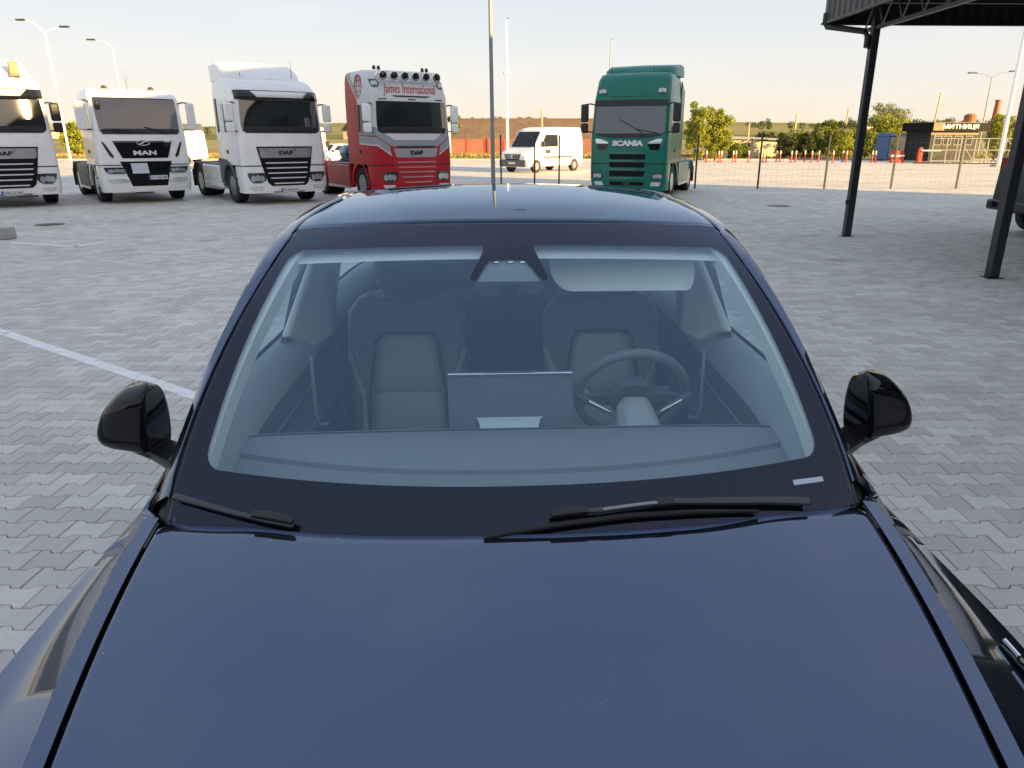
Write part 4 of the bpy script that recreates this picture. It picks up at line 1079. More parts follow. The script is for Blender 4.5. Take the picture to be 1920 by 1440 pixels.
# globe emblem on the side
em = MB()
for s in (-1, 1):
    def ell(ry, rz_, n=22, r=.012):
        return [(s * (cab4.at(3.36)[2] + .008), 1.15 + ry * math.cos(a), 3.3 + rz_ * math.sin(a)) for a in [6.2832 * k / n for k in range(n + 1)]]
    em.tube(ell(.25, .30), .016, 5); em.tube(ell(.10, .30), .011, 5)
    for dz in (-.15, 0, .15): em.tube([(s * (cab4.at(3.36)[2] + .008), 1.15 - .22, 3.3 + dz), (s * (cab4.at(3.36)[2] + .008), 1.15 + .22, 3.3 + dz)], .012, 5)
em.build('globe_emblem', M_script, t4)
lb = MB().tube([(-1.0, .46, 3.50), (-.95, .22, 3.66), (.95, .22, 3.66), (1.0, .46, 3.50)], .025, 8).tube([(-.95, .22, 3.42), (.95, .22, 3.42)], .02, 8).build('lamp_bar', M_chrome, t4)
for i in range(6):
    x = -.85 + .34 * i
    l = MB().lathe([(.0, .1), (.08, .08), (.125, .0), (.13, -.03), (.115, -.035), (.085, -.03)], (x, .14, 3.54), 'y', 16, cap=False).build('spotlight', M_chrome, lb)
    MB().lathe([(.085, -.032), (0, -.04)], (x, .14, 3.54), 'y', 16).build('lens', M_screen_d, l)
for x in (-1.02, -.88, .5, .64): MB().lathe([(.05, 0), (.05, .06), (.035, .1), (0, .11)], (x, .35, 3.70), n=10).build('horn', M_darkmetal, lb)
cab4.panel([(2.98, -.5, .5), (3.02, -.62, .62)], .012, .02, 8).build('visor_slot', M_black, t4)
for x in (-.9, 0, .9): cab4.panel([(2.905, x - .12, x + .12), (2.93, x - .12, x + .12)], .012, .02, 3).build('marker_lamp', M_gloss_black, t4)
MB().lathe([(0, 0), (.2, .0), (.24, .06), (.24, .74), (.2, .8), (0, .8)], (-.95, 2.45, 1.42), 'y', 18).build('air_tank', mat('blue_tank', (.06, .16, .3), .2, metal=.5, var=.5, vscale=7), t4)

# ---- low-roofed white cab with black badge panel
def low_cab():
    cab = Cab([(.30, .0, .10, 1.20, .24), (.6, -.06, .10, 1.235, .22), (1.2, -.02, .06, 1.24, .17), (1.95, .04, .05, 1.235, .15), (2.92, .20, .05, 1.20, .16), (3.06, .30, .06, 1.18, .2), (3.18, .62, .07, 1.10, .25), (3.24, 1.0, .07, 1.0, .25)])
    t = thing('tractor_truck', 'low-roofed white truck with wide black badge panel and large white mirrors', 'truck', (-11.5, 22.1, 0), R(39), 'tractor units parked in a row')
    cab_shell(t, cab, [1.10, 1.3, 1.6, 1.95, 2.4, 2.92, 3.06, 3.18, 3.24], 2.28, M_white)
    bumper(t, cab, [.33, .45, .6, .85, 1.085], .86, M_white)
    ws = cab.panel([(1.96, -.98, .98), (2.02, -1.06, 1.06), (2.5, -1.08, 1.08), (2.9, -1.08, 1.08), (2.93, -1.06, 1.06)], .01, .015, 16).build('windscreen', M_screen_d, t)
    cab.panel([(2.93, -1.07, 1.07), (2.955, -1.07, 1.07)], .013, .012, 12).build('screen_seal', M_black, t)
    cab.panel([(1.955, -1.0, 1.0), (2.08, -1.03, 1.03), (2.11, -.9, .9)], .014, .004, 16).build('dash_shade', M_dash, ws)
    wiper(t, cab, .15, 1.98, -.75, 2.1); wiper(t, cab, .75, 1.98, .1, 2.16); wiper(t, cab, -.3, 1.98, -1.0, 2.08)
    side_bits(t, cab, M_white, rear_slot=False); chassis(t, M_white, M_darkmetal, tail=5.9, arch=M_white, guard=M_black)
    bp = cab.panel([(1.29, -.60, .60), (1.33, -.63, .63), (1.68, -.76, .76), (1.73, -.78, .78)], .012, .02, 12).build('badge_panel', M_gloss_black, t)
    cab.panel([(1.735, -.79, .79), (1.775, -.80, .80)], .016, .02, 10).build('chrome_strip', M_chrome, t)
    lettering('lettering', 'MAN', .62, .13, (0, 0, 1.44), bp, M_slat, .02, bold=.04, surf=lambda x, z: cab.F(x, z) - .016)
    lion = MB(); arc = [(.17 * math.cos(a), 1.72 + .07 * math.sin(a)) for a in [math.pi * k / 10 for k in range(21)]]
    lion.tube([(x, cab.F(x, z) - .03, z) for x, z in arc], .01, 5); lion.tube([(x, cab.F(x, z) - .03, z) for x, z in ((-.1, 1.69), (-.02, 1.71), (.03, 1.75), (.1, 1.755))], .016, 5)
    lion.build('emblem', M_slat, bp)
    cab.panel([(.50, -.47, .47), (.56, -.50, .50), (1.0, -.62, .62), (1.2, -.70, .70)], .012, .02, 12).build('grille', M_grille, t)
    for z, w in ((.92, .6), (1.0, .63), (1.08, .66), (1.15, .68)): cab.panel([(z - .012, -w + .04, w - .04), (z + .018, -w + .02, w - .02)], .03, .022, 10).build('grille_slat', M_gloss_black, t)
    cab.panel([(.36, -.55, .55), (.47, -.50, .50)], .02, .03, 8).build('lower_lip', M_white, t)
    ps = cab.panel([(.86, -.42, .02), (1.15, -.44, 0.0)], .05, .008, 3).build('paper_sheet', M_paper, t, smooth=0)
    plate(t, cab, 'DX 036 WF', .74, .24)
    for s in (-1, 1):
        cab.panel([(1.3, *sorted((s * .84, s * .86))), (1.36, *sorted((s * .83, s * .93))), (1.7, *sorted((s * 1.0, s * 1.06))), (1.75, *sorted((s * 1.04, s * 1.07)))], .008, .012, 3).build('air_slit', M_black, t)
        headlamp(t, cab, [(.86, *sorted((s * .64, s * 1.02))), (.92, *sorted((s * .56, s * 1.10))), (1.04, *sorted((s * .54, s * 1.14)))])
        cab.panel([(.60, *sorted((s * .56, s * 1.02))), (.66, *sorted((s * .54, s * 1.08))), (.72, *sorted((s * .66, s * 1.10)))], .018, .02, 6).build('fog_lamp', M_lens, t)
        cab.panel([(1.09, *sorted((s * .64, s * 1.22))), (1.115, *sorted((s * .62, s * 1.22)))], .004, .01, 10).build('shut_line', M_black, t)
        mirror(t, s, M_white, 2.05, 2.85, x=1.46, y=.1, wide=False)
        MB().box(s * .62 - .13, s * .62 + .13, .75, .95, 3.19, 3.22).lathe([(.09, 0), (.06, .07), (0, .09)], (s * .62, .85, 3.22), n=10).build('roof_lamp', M_darkmetal, t)
    MB().box(-1.06, -.92, .12, .24, 2.62, 2.86).build('kerb_mirror', M_darkmetal, t, bevel=.05, seg=3)
    for x, dx in ((-.02, .05), (.0, -.1)): MB().tube([(x, .8, 3.2), (x + dx, .8, 3.75)], [.008, .004], 5).build('antenna', M_black, t)
low_cab()

# ---- green cab
M_green = mat('green_paint', (.002, .17, .12), .32, spec=.35, coat=.25, var=.05, vscale=2)
M_green_d = mat('green_slat', (.02, .16, .12), .3, coat=.5)
def green_cab():
    cab = Cab([(.25, .02, .10, 1.20, .24), (.6, -.05, .09, 1.24, .2), (1.1, -.03, .07, 1.245, .17), (1.8, .0, .05, 1.245, .15), (1.97, .03, .05, 1.24, .15), (2.86, .17, .05, 1.21, .16), (3.0, .18, .05, 1.20, .17), (3.55, .34, .07, 1.16, .22), (3.72, .50, .08, 1.12, .25), (3.8, .85, .08, 1.0, .25)])
    t = thing('tractor_truck', 'dark green high-roofed truck with black mirrors and white lettering above its grille', 'truck', (2.95, 23.4, 0), R(-21), 'tractor units parked in a row')
    cab_shell(t, cab, [1.10, 1.4, 1.8, 1.97, 2.4, 2.86, 3.0, 3.3, 3.55, 3.72, 3.8], 2.3, M_green)
    bumper(t, cab, [.27, .42, .6, .85, 1.085], .9, M_green)
    ws = cab.panel([(1.98, -1.06, 1.06), (2.05, -1.11, 1.11), (2.5, -1.11, 1.11), (2.8, -1.10, 1.10)], .01, .015, 16).build('windscreen', M_screen_d, t)
    cab.panel([(2.79, -1.13, 1.13), (2.86, -1.17, 1.17), (2.97, -1.17, 1.17)], .03, .03, 14).build('sun_visor', M_gloss_black, t)
    cab.panel([(1.86, -.60, .60), (1.93, -1.0, 1.0), (1.99, -1.1, 1.1)], .013, .012, 14).build('scuttle', M_gloss_black, t)
    wiper(t, cab, .45, 2.0, -.3, 2.4); wiper(t, cab, .9, 2.0, .2, 2.12)
    side_bits(t, cab, M_green, win=(.5, 1.4, 2.0, 2.75), rear_slot=False); chassis(t, M_green, M_green, tail=6.0, arch=M_green, guard=M_green)
    lettering('lettering', 'SCANIA', .98, .165, (0, 0, 1.70), t, mat('letter_white', (.82, .83, .83), .35), .03, bold=.06, surf=lambda x, z: cab.F(x, z) - .006)
    for z0, z1, w in ((1.22, 1.37, .56), (.98, 1.13, .56), (.71, .87, .55), (.43, .54, .54)):
        cab.panel([(z0, -w, w), (z1, -w - .02, w + .02)], .008, .02, 12).build('grille_slot', M_grille, t)
    for z in (1.41, 1.17, .92, .65): cab.panel([(z - .02, -.60, .60), (z + .025, -.61, .61)], .035, .03, 12).build('grille_slat', M_green_d, t)
    cab.panel([(.44, -.1, .12), (.53, -.1, .12)], .02, .015, 3).build('sensor', M_darkmetal, t)
    for s in (-1, 1):
        cab.panel([(1.5, *sorted((s * .72, s * .98))), (1.68, *sorted((s * .62, s * 1.02)))], .012, .015, 5).build('vent', M_gloss_black, t)
        cab.panel([(1.69, *sorted((s * .62, s * 1.03))), (1.74, *sorted((s * .66, s * 1.05))), (1.83, *sorted((s * .92, s * 1.07)))], .018, .02, 5).build('upper_lamp', M_lens, t)
        headlamp(t, cab, [(.63, *sorted((s * .82, s * 1.08))), (.68, *sorted((s * .76, s * 1.14))), (.84, *sorted((s * .86, s * 1.17)))])
        cab.panel([(.42, *sorted((s * .76, s * 1.04))), (.54, *sorted((s * .80, s * 1.08)))], .016, .02, 5).build('fog_lamp', M_lens, t)
        headlamp(t, cab, [(3.14, *sorted((s * .78, s * 1.08))), (3.22, *sorted((s * .76, s * 1.08))), (3.34, *sorted((s * .86, s * 1.06)))], 'roof_lamp')
        cab.panel([(1.07, *sorted((s * .62, s * 1.22))), (1.095, *sorted((s * .62, s * 1.22)))], .004, .01, 10).build('shut_line', M_black, t)
        mirror(t, s, M_black, 2.0, 2.86, x=1.46, y=.1)
        MB().slab([(s * 1.16, 2.28, 1.1), (s * 1.16, 2.75, 1.1), (s * 1.16, 2.75, 3.3), (s * 1.14, 2.28, 3.6)], (s * .05, 0, 0)).build('side_deflector', M_green, t, smooth=0, bevel=.02)
    rr = []
    for y, z, hw in ((.95, 3.80, .95), (1.12, 3.95, 1.06), (1.6, 4.04, 1.12), (2.45, 4.12, 1.17)):
        rr.append([(-hw - .03, y, 3.72), (-hw, y, z - .08), (-hw + .1, y, z), (0, y, z + .02), (hw - .1, y, z), (hw, y, z - .08), (hw + .03, y, 3.72)])
    MB().loft(rr, 0, True, True, closed=False).build('roof_deflector', M_green, t, smooth=45)
    for x in (-.8, .55): MB().tube([(x, .75, 3.78), (x, .75, 4.0)], [.01, .005], 5).build('antenna', M_black, t)
    cab.panel([(3.06, -.62, .62), (3.075, -.62, .62)], .006, .012, 8).build('seam', M_black, t)
green_cab()

# ================================================================== VANS AND CARS BEHIND
M_carglass = mat('car_side_glass', (.012, .015, .018), .05, spec=.35)
CARTY = MB().lathe([(.20, -.1), (.24, -.115), (.33, -.115), (.35, -.09), (.35, .09), (.33, .115), (.24, .115), (.20, .1)], (0, 0, 0), 'x', 26, cap=False).mesh('tyre', M_rubber)
def carrim():
    m = MB().lathe([(.215, .1), (.20, .06), (.19, .02), (0, .0)], (0, 0, 0), 'x', 24)
    for k in range(7):
        a = 6.2832 * k / 7; c, s = math.cos(a), math.sin(a)
        m.slab([(.06, .05 * c - .025 * s, .05 * s + .025 * c), (.09, .2 * c - .02 * s, .2 * s + .02 * c), (.09, .2 * c + .02 * s, .2 * s - .02 * c), (.06, .05 * c + .025 * s, .05 * s - .025 * c)], (-.03, 0, 0))
    m.lathe([(.06, .03), (.06, .08), (0, .085)], (0, 0, 0), 'x', 14)
    return m.mesh('rim', M_alu)
CARRIM = carrim()
CARHUB = MB().lathe([(.2, -.08), (.2, -.06), (0, -.06)], (0, 0, 0), 'x', 16).mesh('wheel', M_darkmetal)
def carwheel(par, x, y, sgn, r=.35):
    h = link('wheel', CARHUB, par, loc=(x, y, r)); h.scale = (1, r / .35, r / .35)
    if sgn < 0: h.rotation_euler = (0, 0, math.pi)
    link('tyre', CARTY, h); link('rim', CARRIM, h); return h

def profile_body(t, prof, hw, tum, paint, name='body', bevel=.06):
    """side profile (y, z) lofted across the width, upper parts leaning in by tum"""
    rings = []
    zs = [p[1] for p in prof]; zt = max(zs)
    def xx(z, k): return k * (hw - tum * max(0, (z - 1.0) / (zt - 1.0)) ** 1.3)
    for k in (-1, -.9, -.5, 0, .5, .9, 1):
        e = .03 if abs(k) == 1 else 0
        cy = sum(p[0] for p in prof) / len(prof); cz = sum(p[1] for p in prof) / len(prof)
        rings.append([(xx(z, k), y + (cy - y) * e, z + (cz - z) * e) for y, z in prof])
    return MB().loft(rings, 0, True, True).build(name, paint, t, smooth=30, bevel=bevel, seg=3), xx

def van(label, loc, rz, group=None):
    t = thing('parked_van', label, 'van', loc, rz, group)
    prof = [(.06, .32), (.0, .55), (.02, .95), (.14, 1.10), (.5, 1.22), (.86, 1.36), (1.25, 1.85), (1.62, 2.28), (1.95, 2.43), (2.5, 2.5), (5.2, 2.5), (5.42, 2.4), (5.5, 1.2), (5.5, .42), (5.3, .34)]
    b, xx = profile_body(t, prof, 1.02, .09, M_white)
    def sidep(poly, s, m, name, off=.012, th=.03):
        return MB().slab([(s * (xx(z, 1) - .001 + off), y, z) for y, z in poly], (-s * th, 0, 0)).build(name, m, t, smooth=0)
    MB().grid([[(-.86, .885, 1.41), (.86, .885, 1.41)], [(-.83, 1.235, 1.865), (.83, 1.235, 1.865)], [(-.80, 1.55, 2.235), (.80, 1.55, 2.235)]]).build('windscreen', M_carglass, t, smooth=0, solid=-.012)
    for s in (-1, 1):
        sidep([(1.35, 1.40), (2.95, 1.42), (2.95, 2.08), (1.82, 2.08)], s, M_carglass, 'door_window')
        sidep([(1.22, .46), (1.235, .46), (1.235, 1.4), (1.22, 1.4)], s, M_black, 'shut_line', .006)
        sidep([(2.62, .46), (2.635, .46), (2.635, 2.2), (2.62, 2.2)], s, M_black, 'shut_line', .006)
        sidep([(1.55, .78), (4.3, .78), (4.3, .9), (1.55, .9)], s, M_greyplastic, 'rubbing_strip', .025, .04)
        sidep([(2.3, 1.2), (2.5, 1.2), (2.5, 1.25), (2.3, 1.25)], s, M_black, 'door_handle', .03, .04)
        sidep([(1.75, 1.05), (2.2, 1.05), (2.2, 1.26), (1.75, 1.26)], s, M_darkmetal, 'door_badge', .01, .02)
        for y in (.95, 4.55):
            ar = MB(); rg = []
            for k in range(11):
                a = math.pi * k / 10; rg.append([(s * x, y - .42 * math.cos(a), .36 + .42 * math.sin(a)) for x in (.8, 1.03)])
            ar.grid(rg).build('wheel_arch', M_black, t, solid=.02)
            carwheel(t, s * .93, y, s, .36)
        MB().box(s * 1.14 - .1, s * 1.14 + .1, 1.35, 1.47, 1.42, 1.72).build('mirror', M_black, t, bevel=.04, seg=3)
        MB().slab([(s * .52, .0, .88), (s * .98, .12, .90), (s * .99, .22, 1.12), (s * .62, .07, 1.05)], (0, -.03, 0)).build('headlight', M_lens, t, smooth=0, bevel=.015)
        MB().box(s * .78 - .1, s * .78 + .1, -.03, .03, .5, .6).build('fog_lamp', M_lens, t, smooth=0)
    MB().box(-1.0, 1.0, -.04, .3, .34, .72).build('bumper', M_greyplastic, t, bevel=.06, seg=3)
    g = MB().slab([(-.5, 0, .72), (.5, 0, .72), (.62, .03, 1.02), (-.62, .03, 1.02)], (0, -.035, 0)).build('grille', M_black, t, smooth=0)
    for z in (.78, .86, .94): MB().box(-.5, .5, -.05, -.03, z, z + .025).build('grille_slat', M_chrome, g, smooth=0)
    MB().slab([(0, -.05, .78), (.10, -.05, .91), (0, -.05, 1.04), (-.10, -.05, .91)], (0, -.02, 0)).slab([(0, -.072, .83), (.05, -.072, .91), (0, -.072, .99), (-.05, -.072, .91)], (0, -.004, 0)).build('emblem', M_chrome, t, smooth=0)
    MB().box(-.26, .26, -.055, -.04, .48, .59).build('number_plate', M_plate, t, smooth=0)
    for s in (-1, 1):
        co2 = text_mesh('E-TECH', .42, .09, .006)[0]; fs = text_mesh('E-TECH', .42, .09, .006)[1]
        MB().add([(s * (1.005 - y), 4.9 + s * x, 1.28 + z) for x, y, z in co2], fs).build('lettering', M_darkmetal, t, smooth=0)
    for x in (-.5, .1): MB().tube([(x + .5, .92, 1.40), (x, 1.0, 1.52)], .012, 5).build('wiper', M_black, t)
    return t
v0 = van('white panel van parked in the sun before the brown barn, facing left', (-1.2, 42.6, -.012), R(-40), 'white panel vans')
dup(v0, (-31.4, 58.5, -.012), R(-90), 'white panel van seen over the rear chassis between the low-roofed and black-visored trucks')
dup(v0, (-12.35, 40.6, -.012), R(14), 'white panel van squeezed in view just left of the red truck')

# white estate car behind the red truck
def estate(name, label, loc, rz, paint, prof, hw, wins, wheels, tl):
    t = thing(name, label, 'car', loc, rz)
    b, xx = profile_body(t, prof, hw, .14, paint, bevel=.05)
    for s in (-1, 1):
        for poly in wins: MB().slab([(s * (xx(z, 1) + .010), y, z) for y, z in poly], (-s * .03, 0, 0)).build('side_window', M_carglass, t, smooth=0)
        for y in wheels:
            rg = []
            for k in range(11):
                a = math.pi * k / 10; rg.append([(s * x, y - .40 * math.cos(a), .35 + .40 * math.sin(a)) for x in (hw - .2, hw + .01)])
            MB().grid(rg).build('wheel_arch', M_black, t, solid=.02)
            carwheel(t, s * (hw - .09), y, s)
        MB().box(s * (hw + .1) - .1, s * (hw + .1) + .1, 1.3, 1.42, .98, 1.13).build('mirror', M_black, t, bevel=.04, seg=3)
        yb, z0, z1 = tl
        MB().box(min(s * (hw - .22), s * (hw - .01)), max(s * (hw - .22), s * (hw - .01)), yb - .06, yb + .025, z0, z1).build('tail_light', M_redlens, t, smooth=0, bevel=.02)
        MB().slab([(s * .5, .03, .66), (s * (hw - .04), .12, .68), (s * (hw - .05), .2, .84), (s * .5, .06, .80)], (0, -.04, 0)).build('headlight', M_lens, t, smooth=0, bevel=.012)
        MB().box(s * (hw + .015) - .015, s * (hw + .015) + .015, 2.2, 2.38, .86, .9).build('door_handle', M_black, t, smooth=0)
    MB().box(-hw + .08, hw - .08, -.03, .1, .34, .56).build('bumper', M_greyplastic, t, bevel=.05, seg=3)
    return t, xx
e1, xx1 = estate('parked_car', 'white estate car half seen behind the red truck, right of the small white van', (-15.3, 50.8, -.012), R(-24), M_white,
       [(.05, .34), (0, .6), (.1, .82), (.9, 1.0), (1.3, 1.05), (2.0, 1.48), (2.4, 1.53), (3.9, 1.5), (4.4, 1.35), (4.55, .95), (4.55, .45), (4.4, .34)], .9,
       [[(1.55, 1.08), (2.65, 1.1), (2.65, 1.42), (2.1, 1.4)], [(2.75, 1.1), (3.6, 1.12), (3.5, 1.42), (2.75, 1.42)]], (.85, 3.6), (4.53, .8, 1.05))
MB().add([(-.72, 1.30, 1.07), (.72, 1.30, 1.07), (.62, 1.96, 1.47), (-.62, 1.96, 1.47)], [(0, 1, 2, 3)]).build('windscreen', M_carglass, e1, smooth=0, solid=-.012)
# dark pick-up style SUV at the right edge, tail towards the picture
M_navy = mat('dark_slate_paint', (.018, .024, .036), .3, coat=.5, var=.08)
e2, xx2 = estate('parked_car', 'dark slate SUV cut off by the right edge behind the nearer canopy post', (14.28, 14.25, 0), R(90), M_navy,
       [(.05, .42), (0, .7), (.12, .98), (.95, 1.12), (1.25, 1.17), (1.85, 1.66), (2.3, 1.78), (4.2, 1.78), (4.62, 1.7), (4.78, 1.15), (4.80, .62), (4.7, .44)], .95,
       [[(1.6, 1.2), (2.6, 1.2), (2.6, 1.65), (2.05, 1.62)], [(2.7, 1.2), (3.6, 1.2), (3.6, 1.65), (2.7, 1.65)], [(3.75, 1.2), (4.45, 1.22), (4.35, 1.64), (3.75, 1.65)]], (.95, 3.85), (4.70, 1.05, 1.48))
MB().box(-.9, .9, 4.7, 4.9, .46, .66).build('bumper', M_black, e2, bevel=.05, seg=3)
for x in (-.6, .6): MB().lathe([(.0, .0), (.055, .0), (.055, .12), (0, .12)], (x, 4.86, .58), 'y', 12).build('bumper_stop', M_rubber, e2)
for s in (-1, 1): MB().box(min(s * .955, s * .975), max(s * .955, s * .975), 1.3, 4.6, .70, .76).build('side_moulding', M_black, e2, smooth=0)

# ================================================================== THE BLACK CAR
M_car = mat('car_paint', (.004, .006, .012), .09, spec=1.0, ior=1.86, tint=(.44, .60, 1.0), coat=.4, coat_ior=1.5, dust=1.0)
M_carside = mat('car_paint_side', (.004, .005, .008), .08, spec=.6, coat=.3)
M_trim = mat('car_black_trim', (.010, .010, .011), .35)
M_piano = mat('piano_black', (.004, .004, .005), .05, spec=.4)
M_frit = mat('black_frit', (.006, .006, .010), .4, spec=.0)
M_wsglass = glass('windscreen_glass', (.95, 1.0, 1.0), 1.6, refl=(.68, .76, 1.0))
M_wsinner = glass('windscreen_inner_face', (.94, 1.0, 1.0), 1.72, refl=(.44, .76, 1.0))
M_sideglass = glass('side_glass', (.74, .86, .88), 1.5)
M_roofglass = glass('roof_glass_dark', (.24, .30, .36), 1.5, refl=(.66, .80, 1.0))
M_cabin = mat('cabin_dark', (.10, .105, .11), .65, var=.1, vscale=12, bump=.1, bscale=400)
M_dashm = mat('dash_grey', (.21, .215, .22), .6, var=.08, vscale=10, bump=.12, bscale=500)
M_pad = mat('door_pad', (.36, .38, .39), .6, var=.06)
M_seat = mat('seat_dark', (.17, .175, .18), .55, var=.08, vscale=8, bump=.08, bscale=250)
M_insert = mat('seat_insert', (.42, .42, .41), .6, var=.06, vscale=8, bump=.1, bscale=300)
M_creamtrim = mat('cream_trim', (.76, .76, .72), .8, var=.04, bump=.08, bscale=400)
M_visor = mat('visor_cream', (.86, .86, .82), .75, var=.03)
M_bezel = mat('screen_back', (.22, .23, .24), .4, metal=.3, var=.05)
M_mount = mat('mount_satin', (.5, .52, .54), .45, metal=.8)
M_wiper = mat('wiper_grey', (.05, .05, .053), .32)
M_silverd = mat('stalk_silver', (.7, .7, .7), .2, metal=1)
M_belt = mat('belt_web', (.10, .105, .11), .7, bump=.2, bscale=600)
M_stick = mat('vin_sticker', (.5, .58, .68), .4)

car = thing('parked_car', 'glossy black car filling the foreground, seen over its bonnet and windscreen', 'car', (.04, 0, 0), R(2.86))

def bez(p0, pm, p2, t):
    return tuple((1 - t) ** 2 * a + 2 * t * (1 - t) * (2 * b - (a + c) / 2) + t * t * c for a, b, c in zip(p0, pm, p2))
C0, C1, C2 = (1.30, .955), (1.85, 1.295), (2.437, 1.555)
E0, E1, E2 = (.80, 1.47, 1.0), (.775, 1.88, 1.285), (.717, 2.52, 1.535)
def WS(u, v, d=0.):
    def p(u, v):
        c = bez(C0, C1, C2, v); e = bez(E0, E1, E2, v); k = abs(u) ** 2.2
        return Vector((u * e[0], c[0] + (e[1] - c[0]) * k, c[1] + (e[2] - c[1]) * k))
    q = p(u, v)
    if d:
        n = (p(u + .01, v) - p(u - .01, v)).cross(p(u, v + .01) - p(u, v - .01)).normalized()
        q = q + n * d
    return q
# --- bonnet
hz = spl([.02, .10, .2, .35, .5, .845, 1.13, 1.365, 1.5], [.60, .70, .775, .835, .872, .932, .974, 1.003, 1.018])
hw = spl([.02, .1, .3, .5, .827, 1.13, 1.47, 1.55], [.40, .50, .60, .655, .722, .775, .812, .816])
def hood_rear(u): return 1.365 + .10 * abs(u) ** 2.4 - (.035 * max(0, (abs(u) - .95) / .05) ** 2)
def hood_front(u): return .06 + .10 * abs(u) ** 2.5
def HP(u, t):
    y = hood_front(u) + (hood_rear(u) - hood_front(u)) * t
    a = abs(u)
    return (u * hw(y), y, hz(y) - .012 * a ** 3 + .006 * math.exp(-((a - .72) / .12) ** 2))
us = [math.sin(math.pi / 2 * k / 16) * 1.0 if False else k / 16 for k in range(-16, 17)]
us = sorted(set(us + [-.985, .985, -.96, .96]))
rows = [[HP(u, t) for u in us] for t in [k / 30 for k in range(31)]]
MB().grid(rows).build('hood', M_car, car, smooth=60, solid=.016, bevel=.004)
# gutter under the gaps
for s in (-1, 1):
    rg = [[(s * (hw(y) - .03), y, hz(y) - .075), (s * (hw(y) + .03), y, hz(y) - .055)] for y in [.1 + .07 * k for k in range(20)]]
    MB().grid(rg).build('hood_gutter', M_trim, car, smooth=60)

# --- sides
beltz = spl([1.45, 1.6, 1.8, 2.0, 2.7, 3.5, 4.2, 4.75], [1.0, 1.028, 1.062, 1.085, 1.105, 1.125, 1.15, 1.10])
beltx = spl([1.45, 1.6, 2.0, 2.7, 3.5, 4.2, 4.75], [.860, .868, .882, .886, .876, .80, .66])
flx = spl([.02, .12, .3, .6, 1.0, 1.5, 2.2, 3.0, 3.9, 4.3, 4.6, 4.78], [.52, .70, .86, .95, 1.0, 1.003, 1.0, .995, 1.003, .96, .86, .74])
flz = spl([.02, .12, .5, 1.0, 1.5, 2.2, 3.2, 4.2, 4.78], [.58, .66, .79, .855, .885, .905, .925, .95, .93])
WF, WR = 1.0, 3.89
def section(y, s):
    if y < 1.5: x0, z0 = hw(y) + .010, hz(y) - .013; x1, z1 = x0 + .034, z0 - .003
    else: x0, z0 = beltx(y), beltz(y); x1, z1 = x0 + .015, z0 - .012
    xf, zf = flx(y), flz(y)
    lo = .27
    for w in (WF, WR):
        if abs(y - w) < .385: lo = max(lo, .355 + math.sqrt(.385 ** 2 - (y - w) ** 2))
    xv = x1 + .55 * (xf - x1)
    pts = [(x0, z0 - .012), (x0, z0), (x1, z1), (x1 + .010, z1 - .014), (xv - .01, zf + .028), (xv + .02, zf + .016), (xf - .022, zf + .008), (xf, zf - .016), (xf + .006, zf - .06), (xf + .004, .5 * (zf - .06 + max(lo, .5))), (xf - .004, max(lo, .45)), (xf - .02, lo)]
    return [(s * x, y, z) for x, z in pts]
def yr(a, b, n): return [a + (b - a) * k / n for k in range(n + 1)]
for s in (-1, 1):
    fen = MB().grid([section(y, s) for y in yr(.03, 1.507, 44)]).build('front_fender', M_car, car, smooth=28, solid=.012)
    d1 = MB().grid([section(y, s) for y in yr(1.514, 2.745, 26)]).build('door', M_car, car, smooth=28, solid=.012)
    d2 = MB().grid([section(y, s) for y in yr(2.753, 3.6, 22)]).build('door', M_car, car, smooth=28, solid=.012)
    MB().grid([section(y, s) for y in yr(3.607, 4.78, 34)]).build('rear_quarter', M_car, car, smooth=28, solid=.012)
    for d, y in ((d1, 2.45), (d2, 3.3)): MB().box(min(s * .985, s * 1.006), max(s * .985, s * 1.006), y, y + .22, .80, .835).build('handle', M_piano, d, smooth=0, bevel=.006)
    if s > 0: rp_ = MB().slab([(s * .925, 1.0, .878), (s * .925, 1.10, .882), (s * .955, 1.11, .872), (s * .955, 1.0, .870)], (0, 0, .008)).build('side_repeater', M_piano, fen, smooth=0, bevel=.004)
    for y in ((1.035, 1.095) if s > 0 else ()): MB().tube([(s * .942, y - .03, .886), (s * .943, y + .015, .889)], .0045, 6).build('repeater_bar', M_chrome, fen)
    for w in (WF, WR):
        carwheel(car, s * .885, w, s, .355)
        rg = []
        for k in range(13):
            a = math.pi * (-.05 + 1.1 * k / 12); rg.append([(s * x, w - .39 * math.cos(a), .355 + .39 * math.sin(a)) for x in (.66, .985)])
        MB().grid(rg).build('wheel_arch', M_trim, car, solid=.01)
# nose and tail
nose = []
for k in range(-14, 15):
    u = k / 14; x = u * .70; y = -.02 + .14 * abs(u) ** 3
    nose.append([(x, y + .075, .70 - .05 * u * u), (x, y + .02, .66 - .03 * u * u), (x, y, .56), (x, y + .01, .40), (x, y + .06, .26), (x, y + .25, .22)])
MB().grid(nose).build('front_bumper', M_car, car, smooth=40, solid=.01)
for s in (-1, 1):
    MB().slab([(s * .50, .075, .62), (s * .74, .16, .66), (s * .80, .30, .74), (s * .60, .15, .69)], (0, .01, -.04)).build('headlight', M_lens, car, smooth=0, bevel=.006)
tail = []
for k in range(-14, 15):
    u = k / 14; x = u * .74; y = 4.86 - .10 * abs(u) ** 3
    tail.append([(x * .8, y - .18, 1.20), (x * .93, y - .06, 1.06), (x, y - .02, .93), (x, y + .0, .7), (x, y + .01, .5), (x, y - .05, .3), (x, y - .3, .26)])
MB().grid(tail).build('rear_bumper', M_car, car, smooth=40, solid=.01)
for s in (-1, 1): MB().box(min(s * .42, s * .8), max(s * .42, s * .8), 4.70, 4.82, .92, 1.0).build('tail_light', M_redlens, car, smooth=0, bevel=.02)
